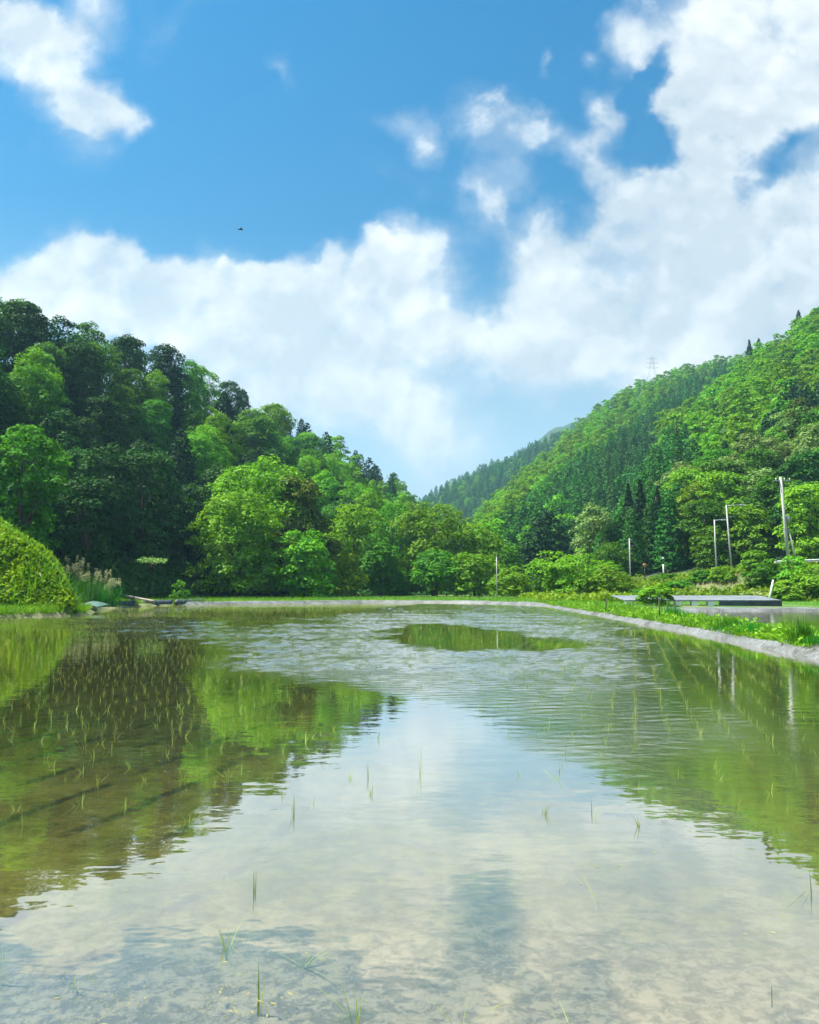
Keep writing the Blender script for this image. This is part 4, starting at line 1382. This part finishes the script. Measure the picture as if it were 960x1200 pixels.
# thin dark strips set along the far left part of the bund
for i, (x0, x1, Yc, lb) in enumerate([(136, 160, 57.5, 'short dark strip on the paddy edge nearest the weedy bank'), (168, 204, 62.5, 'dark strip along the paddy edge below the plank'), (208, 240, 66.2, 'dark strip where the pale bund begins')]):
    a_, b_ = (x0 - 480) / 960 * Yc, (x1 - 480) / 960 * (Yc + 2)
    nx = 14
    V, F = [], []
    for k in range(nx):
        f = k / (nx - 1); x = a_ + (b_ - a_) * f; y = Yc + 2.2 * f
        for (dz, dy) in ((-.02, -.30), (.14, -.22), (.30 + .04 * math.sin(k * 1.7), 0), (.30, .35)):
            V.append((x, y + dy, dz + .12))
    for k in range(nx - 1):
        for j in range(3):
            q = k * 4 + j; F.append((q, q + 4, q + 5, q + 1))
    me = np_mesh('edge_strip', V, F, M['blue_black'], True)
    o = link('edge_strip', me)
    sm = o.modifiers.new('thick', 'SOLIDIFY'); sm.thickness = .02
    tag(o, lb, 'plastic sheet', 'dark strips along the paddy edge')

# ------------------------------------------------------------------ reed clumps and sticks on the bund
for px, Y, z, h, spread, nn, lb in [
        (786, 33.5, .2, .62, .36, 420, 'dense dark green reed clump at the narrow part of the bund'),
        (805, 31.5, .25, .34, .25, 200, 'small reed tuft with a brown spike next to the dense clump'),
        (855, 24.5, .2, .44, .45, 520, 'wide green reed clump in the middle of the bund'),
        (880, 22.6, .25, .30, .35, 360, 'low bright reed clump halfway to the tallest reeds'),
        (929, 18.9, .2, .66, .20, 300, 'tallest reed clump on the bund, nearest to the camera'),
        (948, 18.2, .25, .22, .22, 200, 'short reed clump right beside the tallest reeds')]:
    x = (px - 480) / 960 * Y
    bxx = np.interp(Y, [q[1] for q in RB], [q[0] for q in RB]) + .5
    x = max(x, bxx)
    P3 = np.stack([np.clip(RNG.normal(0, spread * .7, nn), -spread * 1.3, spread * 1.3), np.clip(RNG.normal(0, spread * .6, nn), -spread, spread), np.zeros(nn)], 1)
    fall = np.exp(-(np.hypot(P3[:, 0], P3[:, 1]) / (spread * 1.8)) ** 2)
    V, F = blades(P3, h * RNG.uniform(.55, 1.15, nn) * fall, .016, .28, 3)
    o = link('reed_clump', np_mesh('reed_clump', V, F, M['reed']), None, (x, Y, z))
    tag(o, lb, 'reed clump', 'reed clumps on the bund')
for px, Y, h, lean, lb in [(708, 41.5, .75, .1, 'dark stick standing in the mud wall of the bund'), (771, 33.0, .9, 0, 'taller dark stick behind the dense reed clump'),
                           (780, 34, .8, .02, 'thin dark stick amid the dense reed clump'), (789, 33, .75, .03, 'short stick right of the other sticks in the reeds')]:
    mb = MB(); mb.tube([(0, 0, -.1), (lean * .4, 0, h * .5), (lean, 0, h)], [.03, .026, .02], 6)
    x = (px - 480) / 960 * Y
    o = mb.build('stick', M['stick'], None, True, (x, Y, .15))
    tag(o, lb, 'stick')

# ------------------------------------------------------------------ low platform
x0, x1, Yp = (726 - 480) / 960 * 55, (906 - 480) / 960 * 55, 54.6
o = empty('low_platform', ((x0 + x1) / 2, Yp, .1))
Lp = x1 - x0
mb = MB()
tilt = Matrix.Rotation(R(4.2), 3, 'X')
npan = 9
for k in range(npan):
    cx = -Lp / 2 + Lp * (k + .5) / npan
    mb.box((cx, 1.2, .60), (Lp / npan - .05, 3.6, .05), tilt)
mb.build('top', M['roof'], o)
mb = MB()
mb.box((0, -.52, .44), (Lp, .06, .07)); mb.box((0, 2.9, .68), (Lp, .06, .09))
mb.build('frame', M['steel'], o)
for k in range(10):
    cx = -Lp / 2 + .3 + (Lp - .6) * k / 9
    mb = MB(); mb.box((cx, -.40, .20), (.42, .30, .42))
    mb.build('support', M['white'] if k < 6 else M['blue_black'], o)
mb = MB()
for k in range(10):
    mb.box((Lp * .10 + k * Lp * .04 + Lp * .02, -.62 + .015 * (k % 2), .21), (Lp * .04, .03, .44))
mb.build('skirt', M['blue_black'], o)
tag(o, 'long low platform with pale grey sheet top and dark open underside beyond the murky paddy', 'platform')
mb = MB(); mb.tube([(0, 0, 0), (.22, 0, .8), (.42, 0, 1.65)], [.07, .07, .06], 8)
o = mb.build('leaning_post', M['white'], None, True, ((898 - 480) / 960 * 58.8, 58.8, .3)); tag(o, 'short whitish post leaning beside the platform end', 'post')

# ------------------------------------------------------------------ poles, lamps, sign, guardrail, tower, bird
def pole(px, Y, top_py, bot_z, r0, r1, lean, label, kind):
    x = (px - 480) / 960 * Y
    H = at(px, top_py, Y)[2] - bot_z
    name = {'utility': 'utility_pole', 'lamp': 'street_lamp', 'thin': 'post'}[kind]
    o = empty(name, (x, Y, bot_z))
    mb = MB(); mb.tube([(0, 0, -.3), (lean * .5, 0, H * .5), (lean, 0, H)], [r0, (r0 + r1) / 2, r1], 12)
    mb.build('pole', M['concrete'], o, True)
    tag(o, label, {'utility': 'utility pole', 'lamp': 'lamp pole', 'thin': 'post'}[kind])
    return o, H, lean


o, H, ln = pole(924, 77, 559, 3.3, .16, .11, -.45, 'tallest concrete utility pole, with a slanting brace, beside the guardrail', 'utility')
mb = MB(); mb.tube([(.95, .1, -.2), (.1, .05, H * .42)], [.09, .07], 8); mb.build('brace', M['concrete'], o, True)
mb = MB(); mb.box((ln + .1, 0, H - .35), (1.5, .09, .09)); mb.build('crossarm', M['steel'], o)
for dx in (-.55, .25, .75):
    mb = MB(); mb.tube([(ln + .1 + dx, 0, H - .3), (ln + .1 + dx, 0, H - .2), (ln + .1 + dx, 0, H - .1)], [.03, .06, .03], 8); mb.build('insulator', M['white'], o, True)
mb = MB(); mb.tube([(ln * .5 + .32, 0, H * .5), (ln * .5 + .32, 0, H * .5 + .55)], .17, 12); mb.tube([(ln * .5, 0, H * .5 + .25), (ln * .5 + .3, 0, H * .5 + .25)], .04, 6); mb.build('transformer', M['steel'], o, True)
o, H, ln = pole(857, 84, 592, 3.0, .095, .07, -.35, 'taller of the two lamp poles, arm pointing to the tallest pole', 'lamp')
mb = MB(); mb.tube([(ln, 0, H - .1), (ln + .9, 0, H + .02), (ln + 1.5, 0, H + .05)], .035, 8); mb.build('arm', M['steel'], o, True)
mb = MB(); mb.box((ln + 1.7, 0, H + .04), (.5, .2, .12)); mb.build('lamp_head', M['white'], o)
mb = MB(); mb.box((ln * .8 + .35, 0, H - 1.15), (.9, .05, .05)); mb.build('bracket', M['steel'], o)
o, H, ln = pole(839, 88, 609, 2.9, .085, .065, -.05, 'shorter of the two lamp poles, left of its taller twin', 'lamp')
mb = MB(); mb.tube([(ln, 0, H - .1), (ln + .6, 0, H), (ln + .9, 0, H)], .035, 8); mb.build('arm', M['steel'], o, True)
mb = MB(); mb.box((ln + 1.0, 0, H), (.5, .2, .12)); mb.build('lamp_head', M['white'], o)
o, H, ln = pole(738, 97, 631, 2.2, .09, .07, 0, 'roadside pole with small top bracket standing alone left of the dark cedars', 'utility')
mb = MB(); mb.box((.18, 0, H - .1), (.5, .06, .06)); mb.box((.22, 0, H - .85), (.55, .05, .05)); mb.build('bracket', M['steel'], o)
o, H, ln = pole(582, 79, 652, .3, .055, .045, 0, 'thin pale post rising alone behind the far bund', 'thin')
mb = MB(); mb.tube([(0, 0, H), (0, 0, H + .07)], [.07, .03], 8); mb.build('cap', M['steel'], o, True)
x = (777 - 480) / 960 * 93
o = empty('marker_post', (x, 93, 2.3))
mb = MB(); mb.tube([(0, 0, -.2), (0, 0, 1.0), (0, 0, 1.65)], .08, 8); mb.build('pole', M['white'], o, True)
mb = MB(); mb.tube([(0, 0, 1.65), (0, 0, 2.3)], .035, 6); mb.build('rod', M['stick'], o, True)
mb = MB(); mb.tube([(0, -.06, 2.38), (0, .06, 2.38)], .10, 12); mb.build('reflector', M['white'], o, True)
tag(o, 'white marker post with a small round head on the road edge', 'marker post')
x = (755 - 480) / 960 * 94
o = empty('round_sign', (x, 94, 2.3))
mb = MB(); mb.tube([(0, 0, -.2), (0, 0, 1.45)], .035, 6); mb.build('pole', M['stick'], o, True)
mb = MB(); mb.tube([(0, -.05, 1.6), (0, -.02, 1.6)], .22, 20); mb.build('disc', M['orange'], o, True)
tag(o, 'round orange sign on a thin post in front of the dark cedars', 'sign')


def emb_edge(px):
    b = np.array(EMB_HI); Y = np.interp(px, b[:, 0], b[:, 1]) + .3
    return Vector(((px - 480) / 960 * Y, Y, float(np.interp(px, b[:, 0], b[:, 2]))))


a_ = emb_edge(908)
o = empty('guardrail', a_)
pts = [emb_edge(px) - a_ for px in range(908, 1180, 8)]
mb = MB()
V, F = [], []
profg = [(0, .38), (-.06, .43), (0, .50), (0, .54), (-.06, .61), (0, .68)]
for q in pts:
    for dy, dz in profg: V.append((q.x, q.y + dy, q.z + dz + .05))
for k in range(len(pts) - 1):
    for j in range(5):
        q = k * 6 + j; F.append((q, q + 6, q + 7, q + 1))
rl = link('rail', np_mesh('rail', V, F, M['steel'], True), o)
sm = rl.modifiers.new('thick', 'SOLIDIFY'); sm.thickness = .02
for k in range(0, len(pts), 4):
    mb = MB(); q = pts[k]; mb.tube([(q.x, q.y + .08, q.z - .2), (q.x, q.y + .08, q.z + .68)], .06, 8); mb.build('post', M['white'], o, True)
tag(o, 'white guardrail along the road beside the tallest pole', 'guardrail')

# pylon on the ridge
Yt = 470
base_ = at(765, 452, Yt)
o = empty('transmission_tower', tuple(base_))
Ht = at(765, 418, Yt)[2] - base_[2]
mb = MB()
def wdt(z): return 2.6 * (1 - z / Ht) ** 1.2 + .5
lev = np.linspace(-6, Ht, 9)
for k in range(8):
    z0, z1 = lev[k], lev[k + 1]
    a0, a1 = wdt(max(z0, 0)), wdt(max(z1, 0) if z1 < Ht else Ht * .999)
    for sx, sy in ((1, 1), (1, -1), (-1, -1), (-1, 1)):
        mb.tube([(sx * a0, sy * a0, z0), (sx * a1, sy * a1, z1)], .065, 4)
        nx_, ny_ = (sx, -sy) if sx * sy > 0 else (-sx, sy)
        mb.tube([(sx * a0, sy * a0, z0), (nx_ * a1, ny_ * a1, z1)], .03, 4)
mb.build('mast', M['tower'], o)
for zz, ww in ((Ht * .62, 4.2), (Ht * .78, 3.6), (Ht * .93, 3.0)):
    mb = MB()
    for s_ in (-1, 1):
        mb.tube([(0, 0, zz + .5), (s_ * ww, 0, zz)], .05, 4); mb.tube([(0, 0, zz - .3), (s_ * ww, 0, zz)], .05, 4)
    mb.build('crossarm', M['tower'], o)
tag(o, 'hazy lattice transmission tower on the mountain ridge', 'transmission tower')

# lone conifers on the skyline of the spur
for i, (px, top, Y, lb) in enumerate([(878, 397, 266, 'ragged conifer standing on the ridge, left one of the skyline pair'), (889, 396, 268, 'dense pointed conifer on the ridge, right one of the skyline pair'), (936, 363, 270, 'conifer poking over the ridge near the picture edge')]):
    P_ = mtB.pt(np.array(px), np.array(1.0))
    Hh = at(px, top, Y)[2] - P_[2]
    VF = conifer_crown(Hh, 1.9 if i else 1.6, 900, .8, 950 + i, sharp=.7)
    o = link('conifer', to_mesh_pair(VF, trunk_mb(Hh, 1, .15, i, None, top=.95), 'conifer', M['cedar_dark'], M['bark']), None, (at(px, top, Y)[0], Y, P_[2]))
    tag(o, lb, 'conifer')

# bird
bp = at(282, 269, 60)
o = empty('bird', tuple(bp))
mb = MB(); mb.tube([(-.22, 0, 0), (-.1, 0, .01), (.02, 0, .02), (.14, 0, .03), (.2, 0, .03)], [.02, .05, .06, .045, .01], 8); mb.build('body', M['black'], o, True)
for s_ in (-1, 1):
    V = [(.08, s_ * .03, .02), (-.08, s_ * .03, .02), (-.06, s_ * .2, .08), (.06, s_ * .2, .09), (-.08, s_ * .42, .05), (0, s_ * .42, .055)]
    me = np_mesh('wing', V, [(0, 1, 2, 3), (3, 2, 4, 5)], M['black']); wg = link('wing', me, o)
    sm = wg.modifiers.new('thick', 'SOLIDIFY'); sm.thickness = .012
o.rotation_euler = (R(10), 0, R(25))
tag(o, 'tiny dark bird flying in the blue sky above the hill', 'bird')

# ------------------------------------------------------------------ rice seedlings
def seed_mesh(seed, h=.17, nb=3, lean=.22, wd=.0075):
    rng = np.random.default_rng(seed)
    P3 = np.stack([rng.normal(0, .006, nb), rng.normal(0, .006, nb), np.full(nb, -.05)], 1)
    return blades(P3, (h + .05) * rng.uniform(.65, 1.0, nb), wd * rng.uniform(.8, 1.2, nb), lean, 4, rng, .9)


PROTO = [seed_mesh(2000 + i, .10 + .006 * (i % 7), 3 + i % 3, (.10, .22, .38)[i % 3]) for i in range(16)]
PM = [np_mesh('rice_seedling', v, f, M['rice']) for v, f in PROTO]
ang = math.atan2(1, .272)
dx, dy = math.cos(ang), math.sin(ang)
rows = []
for i in range(-140, 140):
    off = i * .31
    s = -10.0
    while s < 90:
        s += .25 * random.uniform(.9, 1.12)
        x = dx * s + dy * off + random.gauss(0, .014)
        y = dy * s - dx * off + random.gauss(0, .014)
        if y < 5.2 or y > 74: continue
        rows.append((x, y))
A = np.array(rows)
d = sdist(A[:, 0], A[:, 1], PADDY)
keep = d < -.45
# gaps where the planter missed
gap = fbm2(A[:, 0], A[:, 1], 88, 3, .55)
miss = np.clip(0.18 + .16 * gap, .03, .9)
cent = np.exp(-((A[:, 0] - .4) / 2.0) ** 2) * (A[:, 1] < 16)
miss = np.maximum(miss, cent * .94)
miss = np.where(A[:, 1] < 8, np.maximum(miss, .62), miss)
miss = np.maximum(miss, .62 * ruffle(A[:, 0], A[:, 1]))
keep &= RNG.random(len(A)) > miss
A = A[keep]
q = np.array([proj(x, y, .08) for x, y in A])
vis = (q[:, 0] > -25) & (q[:, 0] < 985)
order = np.argsort(A[:, 1])
near_i = [i for i in order if -5 < q[i, 0] < 965][:285]
ns = set(near_i)
for i in near_i:
    k = random.randrange(16)
    o = link('rice_seedling', PM[k], None, (A[i, 0], A[i, 1], 0))
    s = random.uniform(.6, .9)
    o.scale = (s, s, s); o.rotation_euler = (random.gauss(0, .12), random.gauss(0, .12), random.uniform(0, 6.28))
    tag(o, 'thin yellow green rice seedling in the planted rows beyond the foreground shallows', 'rice seedling', 'rice seedlings in the planted rows')
far = [i for i in range(len(A)) if i not in ns and vis[i]]
print('RICE', len(A), len(far))
parts_v, parts_f, b = [], [], 0
for i in far:
    v, f = PROTO[random.randrange(16)]
    s = random.uniform(.55, .85); c_, s_ = math.cos(i * 1.7), math.sin(i * 1.7)
    wv = 1.0 + min(.6, A[i, 1] / 110)
    vv = np.stack([(v[:, 0] * c_ - v[:, 1] * s_) * s * wv + A[i, 0], (v[:, 0] * s_ + v[:, 1] * c_) * s * wv + A[i, 1], v[:, 2] * s], 1)
    parts_v.append(vv); parts_f.append(f + b); b += len(vv)
o = link('rice_seedlings', np_mesh('rice_seedlings', np.concatenate(parts_v), np.concatenate(parts_f), M['rice']))
tag(o, 'thousands of rice seedlings in rows across the rest of the paddy', kind='stuff')

FG = [  # px, py of the waterline, height m, blades, lean, label
    (24, 1117, .15, 3, .12, 'upright seedling in the shallows at the picture edge, alone on mirrored cloud'),
    (108, 1122, .07, 3, .3, 'very small faint seedling right of the lone edge seedling'),
    (275, 1092, .14, 4, .15, 'three bladed upright seedling between the small one and the fallen one'),
    (305, 1030, .13, 3, .15, 'thin dark seedling farther out than the three bladed one'),
    (362, 1100, .06, 8, 1.1, 'flattened seedling with blades lying on the water'),
    (313, 1148, .13, 4, .15, 'short bright green seedling below the flattened one'),
    (420, 1162, .16, 5, .45, 'open seedling with two tall diverging blades over algae'),
    (535, 1172, .12, 3, .8, 'bent pale seedling with one blade folded to the water'),
    (667, 1182, .09, 3, .6, 'slanting pale seedling near the bottom edge'),
    (690, 1038, .10, 1, .55, 'single kinked blade standing alone on the mirrored sky'),
    (838, 1040, .09, 2, .05, 'short straight dark seedling in open water'),
    (935, 1030, .15, 4, .5, 'spreading dark seedling close to the mirrored mountain edge'),
    (882, 1140, .08, 1, .05, 'tiny upright stub in the shallows below the spreading seedling'),
    (782, 1196, .09, 4, .15, 'small tuft touching the bottom edge of the picture'),
    (350, 945, .16, 4, .15, 'dark seedling tuft beside the tip of the mirrored hill'),
    (432, 905, .20, 3, .12, 'tall thin seedling on the mirrored sky beside the hill reflection'),
    (492, 900, .30, 3, .08, 'tallest wispy seedling in the middle of the mirrored sky'),
    (477, 990, .07, 1, .05, 'minute dark stub in the middle of the mirrored sky'),
]
for i, (px, py, h, nb, le, lb) in enumerate(FG):
    Y = 1440.0 / (py - 687)
    x = (px - 480) / 960 * Y
    rng = np.random.default_rng(3000 + i)
    v, f = seed_mesh(3000 + i, h, nb, le, .0065)
    o = link('rice_seedling', np_mesh('rice_seedling', v, f, M['rice']), None, (x, Y, 0))
    tag(o, lb, 'rice seedling', 'rice seedlings in the foreground shallows')

# straw bits and scum floating near the camera
n = 5200
X = RNG.normal(-.3, 1.5, n); Y = 2.3 + RNG.random(n) ** 1.5 * 7
X[:1700] = RNG.normal(-.85, .20, 1700) + .10 * np.sin(np.arange(1700) * .02); Y[:1700] = RNG.normal(3.02, .26, 1700)
k = (fbm2(X, Y, 44, 4, 1.8) > .35) | (RNG.random(n) < .12) | ((np.arange(n) < 1700) & (fbm2(X, Y, 45, 4, 9.0) > .1))
C = np.stack([X, Y, np.full(n, .0025)], 1)[k]
V, F = leafquads(C, np.array([0, 0, 1.0]) + RNG.normal(size=C.shape) * .05, RNG.uniform(.005, .013, len(C)) * (1 + 1.8 * (RNG.random(len(C)) < .05)), .30)
o = link('floating_straw', np_mesh('floating_straw', V, F, M['dry'])); tag(o, 'bits of straw and scum floating on the shallow water', kind='stuff')

# ------------------------------------------------------------------ haze
m, t = mat_new('haze')
vol = t.n('ShaderNodeVolumePrincipled', ins={'Color': (0.42, 0.78, 1.0, 1), 'Density': 0.00030, 'Anisotropy': 0.25})
t.n('ShaderNodeOutputMaterial', ins={'Volume': vol.outputs[0]})
mb = MB(); mb.box((0, 0, 0), (3000, 2000, 262))
hz_o = mb.build('haze', m, None, loc=(0, 620, 129.5))
tag(hz_o, 'thin blue air haze filling the valley', kind='stuff')
